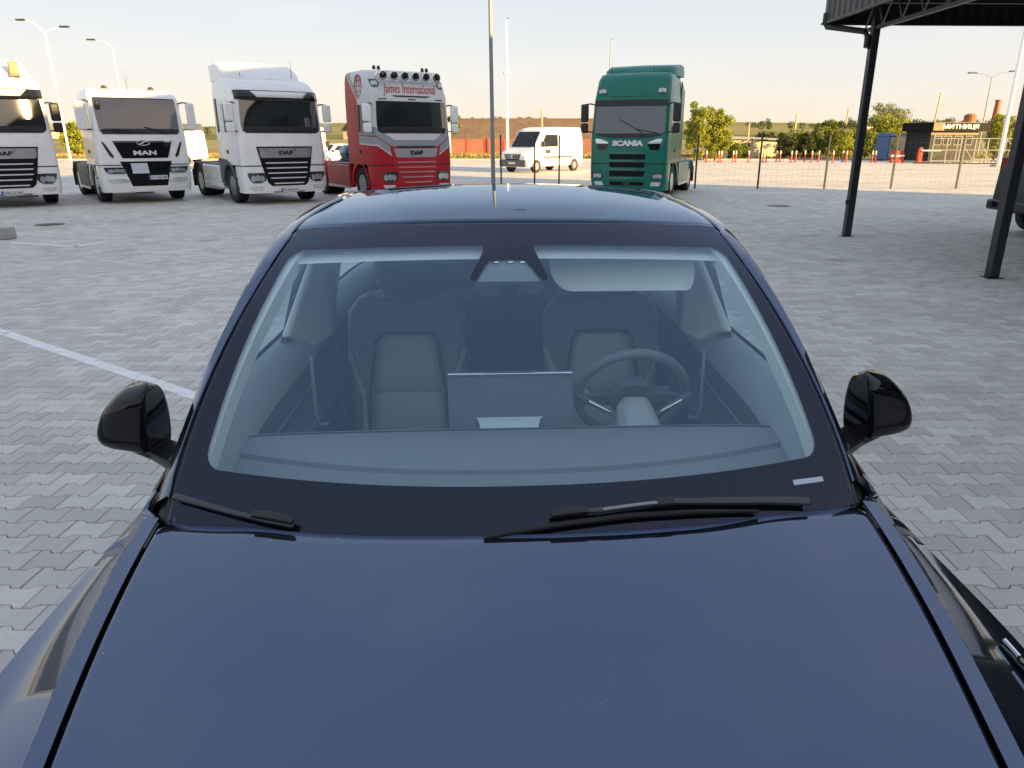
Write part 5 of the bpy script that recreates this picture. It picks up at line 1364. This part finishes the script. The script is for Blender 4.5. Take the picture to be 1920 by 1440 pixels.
MB().box(-.72, .72, .3, 4.7, .2, .26).build('floor_pan', M_trim, car, smooth=0)

# --- rails (A-pillar to tail) and roof
ry = [1.50, 1.6, 1.75, 1.9, 2.05, 2.2, 2.4, 2.55, 2.75, 2.9, 3.2, 3.6, 4.0, 4.4, 4.7]
railx = spl(ry, [.858, .846, .830, .818, .809, .803, .797, .796, .797, .798, .797, .785, .745, .67, .60])
railz = spl(ry, [.995, 1.07, 1.185, 1.278, 1.352, 1.415, 1.480, 1.512, 1.534, 1.543, 1.556, 1.562, 1.54, 1.46, 1.36])
def glass_edge(y):
    lo, hi = 0., 1.
    for _ in range(30):
        m = (lo + hi) / 2
        if bez(E0, E1, E2, m)[1] < y: lo = m
        else: hi = m
    return bez(E0, E1, E2, lo)
roofz = spl([2.437, 2.7, 3.0, 3.43, 3.8, 4.2, 4.55, 4.72], [1.557, 1.592, 1.612, 1.621, 1.602, 1.545, 1.45, 1.385])
def inner(y):
    if y <= 2.50:
        e = glass_edge(y); return (e[0] + .012, e[1], e[2] - .002)
    return (railx(y) - .055, y, railz(y) + .016)
for s in (-1, 1):
    rg = []
    for y in yr(1.512, 4.7, 80):
        i = inner(y); ox, oz = railx(y), railz(y)
        rg.append([(s * (i[0] - .004), i[1], i[2] - .03), (s * i[0], i[1], i[2] - .004), (s * (i[0] + .004), i[1], i[2]), (s * (i[0] * .35 + ox * .65), y, i[2] * .35 + oz * .65 + .007), (s * (ox - .004), y, oz + .001), (s * (ox + .003), y, oz - .010), (s * (ox + .006), y, oz - .03), (s * (ox - .01), y, oz - .045)])
    MB().grid(rg).build('roof_rail', M_car, car, smooth=40)
    # black seal along glass and rail
    rg = []
    for y in yr(1.47, 4.6, 70):
        i = inner(max(y, 1.48)); rg.append([(s * (i[0] - .03), i[1], i[2] - .018), (s * (i[0] + .004), i[1], i[2] - .012)])
    MB().grid(rg).build('seal', M_trim, car, smooth=60)
    # side glass, and the bright-free black trims round it
    rg = []
    for y in yr(1.78, 4.3, 40):
        bx_, bz_ = beltx(y) - .006, beltz(y) + .004; tx, tz = railx(y) - .004, railz(y) - .03
        tz = max(tz, bz_ + .002)
        rg.append([(s * (bx_ + (tx - bx_) * k / 5 + .012 * math.sin(math.pi * k / 5)), y, bz_ + (tz - bz_) * k / 5) for k in range(6)])
    MB().grid(rg).build('side_window', M_sideglass, car, smooth=60)
    rg = [[(s * (beltx(y) - .010), y, beltz(y) - .004), (s * (beltx(y) - .004), y, beltz(y) + .010), (s * (beltx(y) + .008), y, beltz(y) + .002)] for y in yr(1.56, 4.3, 40)]
    MB().grid(rg).build('belt_moulding', M_trim, car, smooth=60)
    # mirror sail and body of the outside mirror
    # levels, top to bottom: outer edge, front ridge and inner edge (x, z each)
    lev = [(.990, 1.221, .945, 1.236, .965, 1.212), (1.008, 1.218, .928, 1.235, .950, 1.206), (1.042, 1.186, .925, 1.212, .943, 1.180), (1.068, 1.155, .928, 1.18, .938, 1.120), (1.088, 1.115, .936, 1.135, .940, 1.071),
           (1.092, 1.086, .943, 1.095, .945, 1.035), (1.082, 1.070, .946, 1.056, .955, 1.010), (1.050, 1.062, .955, 1.046, .965, 1.000)]
    rings = []
    for i, (xo, zo, xe, ze, xi, zi) in enumerate(lev):
        k = {0: .25, 1: .60}.get(i, 1.0) if i < 6 else (.92 if i == 6 else .6); yc = 1.80
        def P(t, y):    # along the cap from outer edge (0) to ridge (1)
            return (s * (xo + (xe - xo) * t), yc + (y - yc) * k, zo + (ze - zo) * t)
        def Q(t, y): return (s * (xe + (xi - xe) * t), yc + (y - yc) * k, ze + (zi - ze) * t)
        bk = (s * (xi * .35 + xo * .65), yc + (1.875 - yc) * k, zi * .35 + zo * .65)
        rings.append([(s * (xo - .008), yc + (1.855 - yc) * k, zo), (s * xo, yc + (1.80 - yc) * k, zo), P(.03, 1.750), P(.14, 1.722), P(.42, 1.708), P(.86, 1.700), P(.94, 1.701), Q(.0, 1.706), Q(.06, 1.715), Q(.5, 1.78), Q(.92, 1.845), Q(1.0, 1.862), bk])
    cap = MB().loft(rings, 0, True, True).build('side_mirror', M_piano, car, smooth=42)
    sb = cap.modifiers.new('sub', 'SUBSURF'); sb.levels = 1; sb.render_levels = 2
    MB().loft([[(s * .86, 1.64, 1.035), (s * .86, 1.74, 1.045), (s * .86, 1.74, 1.075), (s * .86, 1.64, 1.065)], [(s * .94, 1.715, 1.035), (s * .94, 1.83, 1.02), (s * .94, 1.83, 1.05), (s * .94, 1.715, 1.06)], [(s * 1.0, 1.73, 1.055), (s * 1.0, 1.83, 1.045), (s * 1.0, 1.83, 1.075), (s * 1.0, 1.73, 1.075)]], 0, True, True).build('mirror_foot', M_trim, cap, smooth=0, bevel=.008)
    MB().slab([(s * .965, 1.874, 1.06), (s * 1.06, 1.866, 1.09), (s * 1.03, 1.866, 1.18), (s * .965, 1.874, 1.17)], (0, .006, 0)).build('mirror_glass', M_chrome, cap, smooth=0)

rows = []
for y0 in yr(0, 1, 36):
    row = []
    for u in [k / 12 for k in range(-12, 13)]:
        a = abs(u) ** 2.2; yc = 2.447 + (4.22 - 2.447) * y0; ye = 2.53 + (4.22 - 2.53) * y0; y = yc + (ye - yc) * a
        xe = railx(ye) - .062; ze = railz(ye) + .016
        zc = roofz(yc); row.append((u * xe, y, zc + (ze - zc) * abs(u) ** 2.4))
    rows.append(row)
MB().grid(rows).build('roof_glass', M_roofglass, car, smooth=60, solid=.008, bevel=.003)
rows = []
for yc in yr(4.23, 4.80, 12):
    rows.append([(u * (railx(min(yc, 4.7)) - .05 + (.04 if yc > 4.6 else 0)), yc, (roofz(yc) if yc < 4.72 else 1.385 - (yc - 4.72) * 2.2) - .04 * abs(u) ** 2.5) for u in [k / 10 for k in range(-10, 11)]])
MB().grid(rows).build('tailgate', M_roofglass, car, smooth=60, solid=.008)

# --- windscreen
MB().grid([[WS(u / 16, v) for u in range(-16, 17)] for v in yr(0, 1, 22)]).build('windscreen', M_wsglass, car, smooth=180)
wsc = bpy.context.scene.objects['windscreen.005'] if 'windscreen.005' in bpy.context.scene.objects else None
for o in car.children:
    if o.name.startswith('windscreen'): wsc = o
# black ceramic border printed on the inside of the pane
inn = []
U1, V0, V1, rc = .935, .155, .888, .055
def inner_loop():
    pts = []
    for cu, cv, a0 in ((U1, V0, -90), (U1 + .02, V1, 0), (-U1 - .02, V1, 90), (-U1, V0, 180)):
        su, sv = math.copysign(rc * .9, -cu), (rc if cv == V0 else -rc)
        for k in range(6):
            a = R(a0 + 90 * k / 5); pts.append((cu + su + rc * .9 * math.cos(a), cv + sv + rc * math.sin(a)))
    return pts
corner = inner_loop()
loop = []
for i, p in enumerate(corner):
    q = corner[(i + 1) % len(corner)]; L = math.hypot(q[0] - p[0], q[1] - p[1]); n = max(1, int(L / .06))
    for k in range(n): loop.append((p[0] + (q[0] - p[0]) * k / n, p[1] + (q[1] - p[1]) * k / n))
def outer_of(p):
    u, v = p; k = max(abs(u) / 1.0, abs(v - .52) / .55 if v < .52 else abs(v - .52) / .478)
    return (u / k, .52 + (v - .52) / k)
rings = [[WS(*(np.array(p) * (1 - t) + np.array(outer_of(p)) * t), -.0035) for p in loop] for t in (0, .25, .5, .75, 1)]
fr_ = MB().loft(rings).build('frit_band', M_frit, wsc, smooth=180)
# inner face of the laminated pane, inside the border: the second, tinted reflection of clear glass
cen = (0., .52)
rings = [[WS(p[0] * (1 - t) + cen[0] * t, p[1] * (1 - t) + cen[1] * t, -.0055) for p in loop] for t in (0, .2, .4, .6, .8, .97)]
MB().loft(rings, 0, False, True).build('inner_pane', M_wsinner, wsc, smooth=180)
nb = MB()
def uvpoly(pts, d): nb.add([WS(u, v, d) for u, v in pts], [tuple(range(len(pts)))])
uvpoly([(-.118, .895), (-.118, .852), (-.088, .812), (-.05, .816), (.006, .819), (.061, .812), (.106, .857), (.104, .895)], -.0045)
uvpoly([(-.118, .854), (-.166, .742), (-.158, .731), (-.143, .731), (-.10, .80), (-.086, .814)], -.0045)
uvpoly([(.106, .858), (.148, .740), (.138, .730), (.122, .733), (.09, .775), (.060, .813)], -.0045)
nb.build('frit_patch', M_frit, wsc, smooth=0)
MB().add([WS(u, v, .0012) for u, v in ((.818, .092), (.917, .083), (.917, .096), (.818, .105))], [(0, 1, 2, 3)]).build('sticker', M_stick, wsc, smooth=0)
cam_m = MB().loft([[WS(-.14, .733, -.012), WS(.12, .733, -.012), WS(.065, .83, -.012), WS(-.09, .83, -.012)], [WS(-.14, .74, -.03), WS(.12, .74, -.03), WS(.065, .83, -.03), WS(-.09, .83, -.03)]], 0, True, True)
cm_ = cam_m.build('camera_housing', M_dashm, car, smooth=0, bevel=.004)
for u in (-.06, .0, .05): MB().lathe([(.010, 0), (.007, .004), (0, .004)], WS(u, .812, -.010), 'z', 10).build('camera_eye', M_lens, cm_)

# --- cowl and wipers
rows = [[(u * .80, 1.335 + .12 * abs(u) ** 2.4, .962 + .0 * u), (u * .80, 1.40 + .12 * abs(u) ** 2.4, .972), (u * .81, 1.47 + .10 * abs(u) ** 2.4, .985 - .0 * abs(u))] for u in [k / 12 for k in range(-12, 13)]]
MB().grid(rows).build('cowl_panel', M_black, car, smooth=60)
for s in (-1, 1):
    MB().slab([(s * .775, 1.44, .97), (s * .835, 1.50, .985), (s * .842, 1.60, 1.045), (s * .80, 1.52, 1.02)], (0, 0, .012)).build('cowl_corner', M_black, car, smooth=0)
def on_ws(pts, d): return [WS(u, v, d) for u, v in pts]
def bar(path, w, h, m, name, par):
    rings = []
    for i, p in enumerate(path):
        a, b = path[max(i - 1, 0)], path[min(i + 1, len(path) - 1)]
        ww = w[i] if isinstance(w, list) else w
        t = (b - a).normalized(); n = Vector((0, -.5, .86)); sd = t.cross(n).normalized()
        rings.append([p + sd * ww, p + sd * ww * .8 + n * h, p - sd * ww * .8 + n * h, p - sd * ww])
    return MB().loft(rings, 0, True, True).build(name, m, par, smooth=0, bevel=.0025)
w1 = bar(on_ws([(.84, .040), (.78, .054), (.70, .068), (.55, .086), (.44, .096), (.33, .096), (.23, .092), (.16, .092)], .014), [.011, .011, .010, .009, .008, .007, .007, .006], .009, M_wiper, 'wiper_arm', car)
bar(on_ws([(.435, .0965), (.385, .097)], .017), .012, .010, M_black, 'arm_clamp', w1)
bar(on_ws([(.42, .0955), (.33, .0955), (.23, .0915)], .024), .004, .002, M_galv, 'arm_highlight_strip', w1)
bar(on_ws([(.19, .093), (.13, .093), (.085, .088)], .014), [.009, .012, .009], .012, M_black, 'blade_holder', w1)
bar(on_ws([(.68, .050), (.5, .072), (.3, .080), (.1, .072), (-.03, .060), (-.10, .050)], .008), [.004, .006, .007, .007, .006, .003], .009, M_rubber, 'wiper_blade', car)
w2 = bar(on_ws([(-.985, .062), (-.9, .060), (-.8, .056), (-.7, .052), (-.62, .050)], .012), [.009, .008, .007, .006, .005], .008, M_wiper, 'wiper_arm', car)
bar(on_ws([(-.74, .058), (-.68, .062), (-.62, .056)], .016), [.008, .012, .007], .012, M_black, 'blade_holder', w2)

# --- cabin
rows = [[(u * .80, 1.40 + .14 * u * u, .93), (u * .81, 1.55 + .15 * u * u, .955 + .005), (u * .80, 1.695 + .15 * u * u, .985)] for u in [k / 14 for k in range(-14, 15)]]
MB().grid(rows).build('defroster_panel', M_dashm, car, smooth=60)
rows = []
for u in [k / 18 for k in range(-18, 19)]:
    a = abs(u); yf = 1.692 + .16 * a ** 2.2; ye = 1.99 - .02 * a ** 6
    yf = min(yf, ye - .02); x = u * .80
    rows.append([(x, yf, .978), (x, yf + .006, .997), (x, yf + .03, 1.003), (x, (yf + ye) / 2, 1.006), (x, ye - .02, 1.003), (x, ye, .99), (x, ye + .01, .95), (x, ye - .04, .80), (x, ye - .05, .55)])
MB().grid(rows).build('dashboard', M_dashm, car, smooth=50)
MB().tube([(u * .78, 1.955 - .02 * abs(u) ** 6, 1.0052) for u in [k / 12 for k in range(-12, 13)]], .0022, 5).build('dash_seam', M_trim, car)
sc_ = MB().slab([(-.20, 2.055, .965), (.186, 2.055, .965), (.186, 2.072, 1.138), (-.20, 2.072, 1.138)], (0, .014, 0)).build('touchscreen', M_bezel, car, smooth=0, bevel=.004)
MB().box(-.20, .186, 2.066, 2.088, 1.134, 1.144).build('bezel', M_silverd, sc_, smooth=0, bevel=.003)
MB().grid([[(-.10, 2.015, .955), (.076, 2.015, .955)], [(-.101, 2.022, .972), (.077, 2.022, .972)], [(-.103, 2.034, .986), (.079, 2.034, .986)], [(-.108, 2.046, .997), (.084, 2.046, .997)], [(-.116, 2.0555, 1.004), (.092, 2.0555, 1.004)]]).build('screen_mount', M_mount, sc_, smooth=60)
# steering wheel
sw = bpy.data.objects.new('steering_wheel', None)
bpy.data.objects.remove(sw)
def on_wheel(a, r, d=0.):
    c = Vector((.41, 2.275, .99)); up = Vector((0, -.40, .916)); rt = Vector((1, 0, 0)); n = Vector((0, .916, .40))
    return c + rt * (r * math.sin(a)) + up * (r * math.cos(a)) + n * d
tor = []
for k in range(48):
    a = 2 * math.pi * k / 48; c = on_wheel(a, .185)
    o_ = (on_wheel(a, .2) - c).normalized(); n_ = Vector((0, .916, .40))
    tor.append([c + o_ * (.0165 * math.cos(q)) + n_ * (.018 * math.sin(q)) for q in [2 * math.pi * j / 10 for j in range(10)]])
tor.append(tor[0])
swm = MB().loft(tor).build('steering_wheel', M_seat, car, smooth=180)
hub = MB().loft([[on_wheel(a, .075, -.03) for a in [6.2832 * k / 16 for k in range(16)]], [on_wheel(a, .082, .0) for a in [6.2832 * k / 16 for k in range(16)]], [on_wheel(a, .06, .03) for a in [6.2832 * k / 16 for k in range(16)]]], 0, True, True).build('hub', M_cabin, swm, smooth=40)
for a in (math.pi / 2 + .12, -math.pi / 2 - .12, math.pi):
    MB().loft([[on_wheel(a + .35, .06, -.008), on_wheel(a - .35, .06, -.008), on_wheel(a - .35, .06, .012), on_wheel(a + .35, .06, .012)], [on_wheel(a + .12, .178, -.006), on_wheel(a - .12, .178, -.006), on_wheel(a - .12, .178, .01), on_wheel(a + .12, .178, .01)]], 0, True, True).build('spoke', M_cabin, swm, smooth=0, bevel=.004)
MB().slab([(.26, 2.31, 1.01), (.56, 2.31, 1.005), (.52, 2.30, .94), (.30, 2.30, .94)], (0, .02, 0)).build('column_shroud', M_cabin, car, smooth=0, bevel=.01)
col = MB().loft([[(.41 + dx * .9, 2.02, .90 + dz * .9) for dx, dz in ((-.085, -.1), (.085, -.1), (.085, .02), (.05, .06), (-.05, .06), (-.085, .02))], [(.41 + dx * .75, 2.22, .955 + dz * .9) for dx, dz in ((-.085, -.1), (.085, -.1), (.085, .02), (.05, .06), (-.05, .06), (-.085, .02))]], 0, True, True).build('steering_column', M_insert, car, smooth=40, bevel=.012)
for s in (-1, 1):
    st = MB().tube([(.41 + s * .06, 2.19, .945), (.41 + s * .19, 2.22, 1.01)], [.008, .011], 8).build('stalk', M_cabin, col)
    MB().tube([(.41 + s * .085, 2.185, .964), (.41 + s * .155, 2.20, .998)], [.0045, .0075], 8).build('stalk_trim', M_silverd, st)
# seats
def seat(cx):
    def ring(y, pts): return [(cx + x, y + dy, z) for x, dy, z in pts]
    prof = [(.55, .20, .0), (.62, .235, .0), (.80, .245, .03), (.95, .250, .06), (1.05, .255, .08), (1.13, .245, .09), (1.19, .20, .10), (1.215, .15, .105)]
    rings = []
    for z, w, lean in prof:
        r = []
        for k in range(20):
            a = 2 * math.pi * k / 20; ca, sa = math.cos(a), math.sin(a)
            r.append((cx + w * math.copysign(abs(ca) ** .55, ca), 2.93 + lean + .075 * math.copysign(abs(sa) ** .7, sa) - .04 * (abs(ca) ** 4), z - (.06 * math.exp(-(ca * w / .10) ** 2) if z > 1.18 else 0)))
        rings.append(r)
    b = MB().loft(rings, 0, True, True).build('front_seat', M_seat, car, smooth=60, bevel=.01)
    ins = MB(); rg = []
    for z, w in ((.50, .158), (.60, .158), (.70, .150), (.785, .145), (.80, .142), (.815, .142), (.90, .132), (.98, .122), (1.02, .105), (1.035, .08)):
        y = 2.93 + np.interp(z, [p[0] for p in prof], [p[2] for p in prof]) - .088 + (.014 if abs(z - .80) < .002 else 0)
        rg.append([(cx + w * k / 4, y + .012 * abs(k / 4) ** 3, z) for k in range(-4, 5)])
    ins.grid(rg).build('seat_insert', M_insert, b, smooth=60, solid=-.02)
    for s in (-1, 1):
        MB().loft([[(cx + s * .235, 2.90, .98), (cx + s * .25, 2.94, .98), (cx + s * .245, 2.90, .95)], [(cx + s * .175, 2.845, .82), (cx + s * .20, 2.87, .80), (cx + s * .185, 2.84, .78)], [(cx + s * .17, 2.83, .55), (cx + s * .22, 2.87, .5), (cx + s * .21, 2.83, .5)]], 0, True, True).build('bolster', M_insert, b, smooth=60)
    hr = []
    for z, w, d in ((1.17, .09, .03), (1.22, .13, .05), (1.30, .145, .055), (1.36, .135, .05), (1.39, .10, .03)):
        hr.append([(cx + w * math.copysign(abs(math.cos(a)) ** .6, math.cos(a)), 3.07 + d * math.copysign(abs(math.sin(a)) ** .7, math.sin(a)), z) for a in [6.2832 * k / 18 for k in range(18)]])
    MB().loft(hr, 0, True, True).build('headrest', M_cabin, b, smooth=60)
    ys = lambda z: 2.93 + float(np.interp(z, [p[0] for p in prof], [p[2] for p in prof])) - .078
    for s in (-1, 1):
        MB().tube([(cx + s * .10, ys(1.05) - .004, 1.045), (cx + s * .128, ys(1.02) - .006, 1.02), (cx + s * .146, ys(.9) - .006, .9), (cx + s * .16, ys(.8) - .006, .8), (cx + s * .172, ys(.6), .58)], .006, 6).build('seam', M_trim, b)
        MB().tube([(cx + s * .15, ys(1.2) + .012, 1.205), (cx + s * .205, ys(1.15) + .010, 1.13), (cx + s * .228, ys(1.03) + .016, 1.02), (cx + s * .20, ys(.9) + .004, .9), (cx + s * .185, ys(.7), .7)], .0028, 5).build('stitching', M_pad, b)
    MB().tube([(cx - .12, ys(1.04) - .006, 1.046), (cx, ys(1.05) - .008, 1.05), (cx + .12, ys(1.04) - .006, 1.046)], .006, 6).build('seam', M_trim, b)
    MB().loft([[(cx - .25, 2.2, .42), (cx + .25, 2.2, .42), (cx + .25, 2.9, .50), (cx - .25, 2.9, .50)], [(cx - .23, 2.22, .54), (cx + .23, 2.22, .54), (cx + .23, 2.9, .6), (cx - .23, 2.9, .6)]], 0, True, True).build('seat_cushion', M_seat, b, smooth=0, bevel=.04, seg=3)
    return b
seat(-.43); seat(.40)
MB().box(-.70, .70, 3.55, 3.75, .4, 1.08).box(-.70, .70, 3.1, 3.6, .35, .58).build('rear_seat', M_cabin, car, smooth=0, bevel=.05, seg=3)
for x in (-.42, 0, .42): MB().box(x - .12, x + .12, 3.62, 3.72, 1.08, 1.24).build('rear_headrest', M_cabin, car, smooth=0, bevel=.04, seg=3)
MB().box(-.12, .14, 2.0, 3.1, .26, .66).build('centre_console', M_cabin, car, smooth=0, bevel=.03)
MB().box(-.76, .76, 1.5, 4.6, .262, .30).build('carpet', M_cabin, car, smooth=0)
MB().box(-.72, .72, 4.2, 4.25, .3, 1.15).build('rear_bulkhead', M_cabin, car, smooth=0)
for s in (-1, 1):
    rg = [[(s * (beltx(y) - .016), y, beltz(y) + .004), (s * (beltx(y) - .06), y, beltz(y) + .004), (s * (beltx(y) - .11), y, beltz(y) - .06), (s * (beltx(y) - .115), y, beltz(y) - .10)] for y in yr(1.62, 4.2, 30)]
    MB().grid(rg).build('door_pad', M_pad, car, smooth=60)
    rg = [[(s * (beltx(y) - .115), y, beltz(y) - .10), (s * (beltx(y) - .10), y, .85), (s * (beltx(y) - .15), y, .78), (s * (beltx(y) - .12), y, .74), (s * (beltx(y) - .12), y, .3)] for y in yr(1.60, 4.2, 20)]
    MB().grid(rg).build('door_trim', M_cabin, car, smooth=40)
    MB().box(min(s * (beltx(2.2) - .17), s * (beltx(2.2) - .12)), max(s * (beltx(2.2) - .17), s * (beltx(2.2) - .12)), 2.05, 2.5, .80, .835).build('armrest', M_cabin, car, smooth=0, bevel=.012)
    MB().tube([(s * (beltx(2.0) - .118), 1.75, .90), (s * (beltx(2.2) - .118), 2.2, .915), (s * (beltx(2.6) - .118), 2.7, .925)], .004, 6).build('door_accent', M_mount, car)
    MB().tube([(s * .72, 2.50, 1.08), (s * .725, 2.50, .86), (s * .72, 2.52, .80), (s * .70, 2.56, .79)], .007, 6).build('grab_cable', M_pad, car)
    # A-pillar inner trim
    rg = []
    for v in yr(.03, 1.0, 26):
        e = WS(s * .985, v, -.014); e2 = WS(s * .93, v, -.016)
        rg.append([e, e2, e2 + Vector((s * -.004, .012, -.040)), e2 + Vector((s * .055, .05, -.055))])
    MB().grid(rg).build('pillar_trim', M_creamtrim, car, smooth=50)
    # B-pillar
    bp_ = MB().slab([(s * .775, 2.44, 1.165), (s * .755, 2.56, 1.125), (s * .735, 2.64, 1.075), (s * .715, 2.86, 1.06), (s * .68, 3.04, 1.42), (s * .725, 2.84, 1.44)], (s * .03, 0, 0)).build('b_pillar_trim', M_creamtrim, car, smooth=0, bevel=.012, seg=3)
    MB().slab([(s * .825, 2.57, 1.11), (s * .805, 2.66, 1.11), (s * .755, 2.91, 1.47), (s * .765, 2.81, 1.48)], (s * .02, 0, 0)).build('door_frame', M_trim, car, smooth=0)
    MB().loft([[(s * (.70 - .012), 2.86, 1.34), (s * .70, 2.90, 1.34)], [(s * (.71 - .012), 2.82, 1.0), (s * .71, 2.86, 1.0)], [(s * (.69 - .012), 2.78, .6), (s * .69, 2.82, .6)]], closed=False).build('seat_belt', M_belt, car, smooth=0, solid=.003)
    rg = [[(s * (railx(y) - .05), y, railz(y) - .03), (s * (railx(y) - .12), y, railz(y) - .015), (s * (railx(y) - .17), y, railz(y) + .008)] for y in yr(2.52, 4.2, 20)]
    MB().grid(rg).build('headliner_side', M_creamtrim, car, smooth=60, solid=.004)
# header trim, visors, mirror
rows = [[WS(u / 12, .86, -.03) - Vector((0, 0, .004)), WS(u / 12, .93, -.034), Vector((u / 12 * .70, 2.53, 1.505 - .03 * abs(u / 12) ** 2.4)), Vector((u / 12 * .70, 2.66, 1.55 - .04 * abs(u / 12) ** 2.4))] for u in range(-12, 13)]
MB().grid(rows).build('header_trim', M_creamtrim, car, smooth=60)
def visor(name, x0, x1, z0, z1, y0, y1, r, m):
    pts = []
    for cx, cz, a0 in ((x1 - r * .5, z0 + r, -90), (x1 - .012, z1 - .012, 0), (x0 + .012, z1 - .012, 90), (x0 + r, z0 + r, 180)):
        rr_ = (r * .5, r) if (cz == z0 + r and cx > x0 + r) else ((r, r) if cz == z0 + r else (.012, .012))
        for k in range(7):
            a = R(a0 + 15 * k); x = cx + rr_[0] * math.cos(a); z = cz + rr_[1] * math.sin(a); t = (z - z0) / (z1 - z0)
            pts.append((x, y0 + (y1 - y0) * t, z))
    return MB().slab(pts, (0, .018, 0)).build(name, m, car, smooth=0, bevel=.006, seg=3)
vz = visor('sun_visor', .135, .63, 1.338, 1.472, 2.33, 2.44, .075, M_visor)
lbm = MB().slab([(.40, 2.4085, 1.437), (.535, 2.4085, 1.437), (.535, 2.4245, 1.456), (.40, 2.4245, 1.456)], (0, -.002, .0012)).build('visor_label', M_bezel, vz, smooth=0)
star = []
for k in range(16):
    a = 6.2832 * k / 16; r_ = .011 if k % 2 else .008; star.append((.527 + r_ * math.cos(a), 2.4145 + .82 * r_ * math.sin(a), 1.4475 + r_ * math.sin(a)))
MB().slab(star, (0, -.001, 0)).build('warning_mark', M_silverd, lbm, smooth=0)
MB().loft([[(-.54, 2.36, 1.462), (-.16, 2.36, 1.464), (-.16, 2.36, 1.474), (-.54, 2.36, 1.472)], [(-.54, 2.50, 1.478), (-.16, 2.50, 1.480), (-.16, 2.50, 1.495), (-.54, 2.50, 1.493)]], 0, True, True).build('sun_visor', M_visor, car, smooth=0, bevel=.005)
mr_ = MB().loft([[(x, 2.335, z) for x, z in ((-.115, 1.352), (-.09, 1.325), (.09, 1.325), (.115, 1.352), (.10, 1.382), (-.10, 1.382))], [(x * 1.04, 2.365, z) for x, z in ((-.115, 1.35), (-.09, 1.322), (.09, 1.322), (.115, 1.35), (.10, 1.385), (-.10, 1.385))]], 0, True, True).build('rear_view_mirror', M_cabin, car, smooth=0, bevel=.008)
MB().lathe([(.0, -.02), (.022, -.015), (.028, 0), (.022, .02), (0, .03)], (-.003, 2.325, 1.352), 'y', 14).build('mirror_ball', M_trim, mr_)
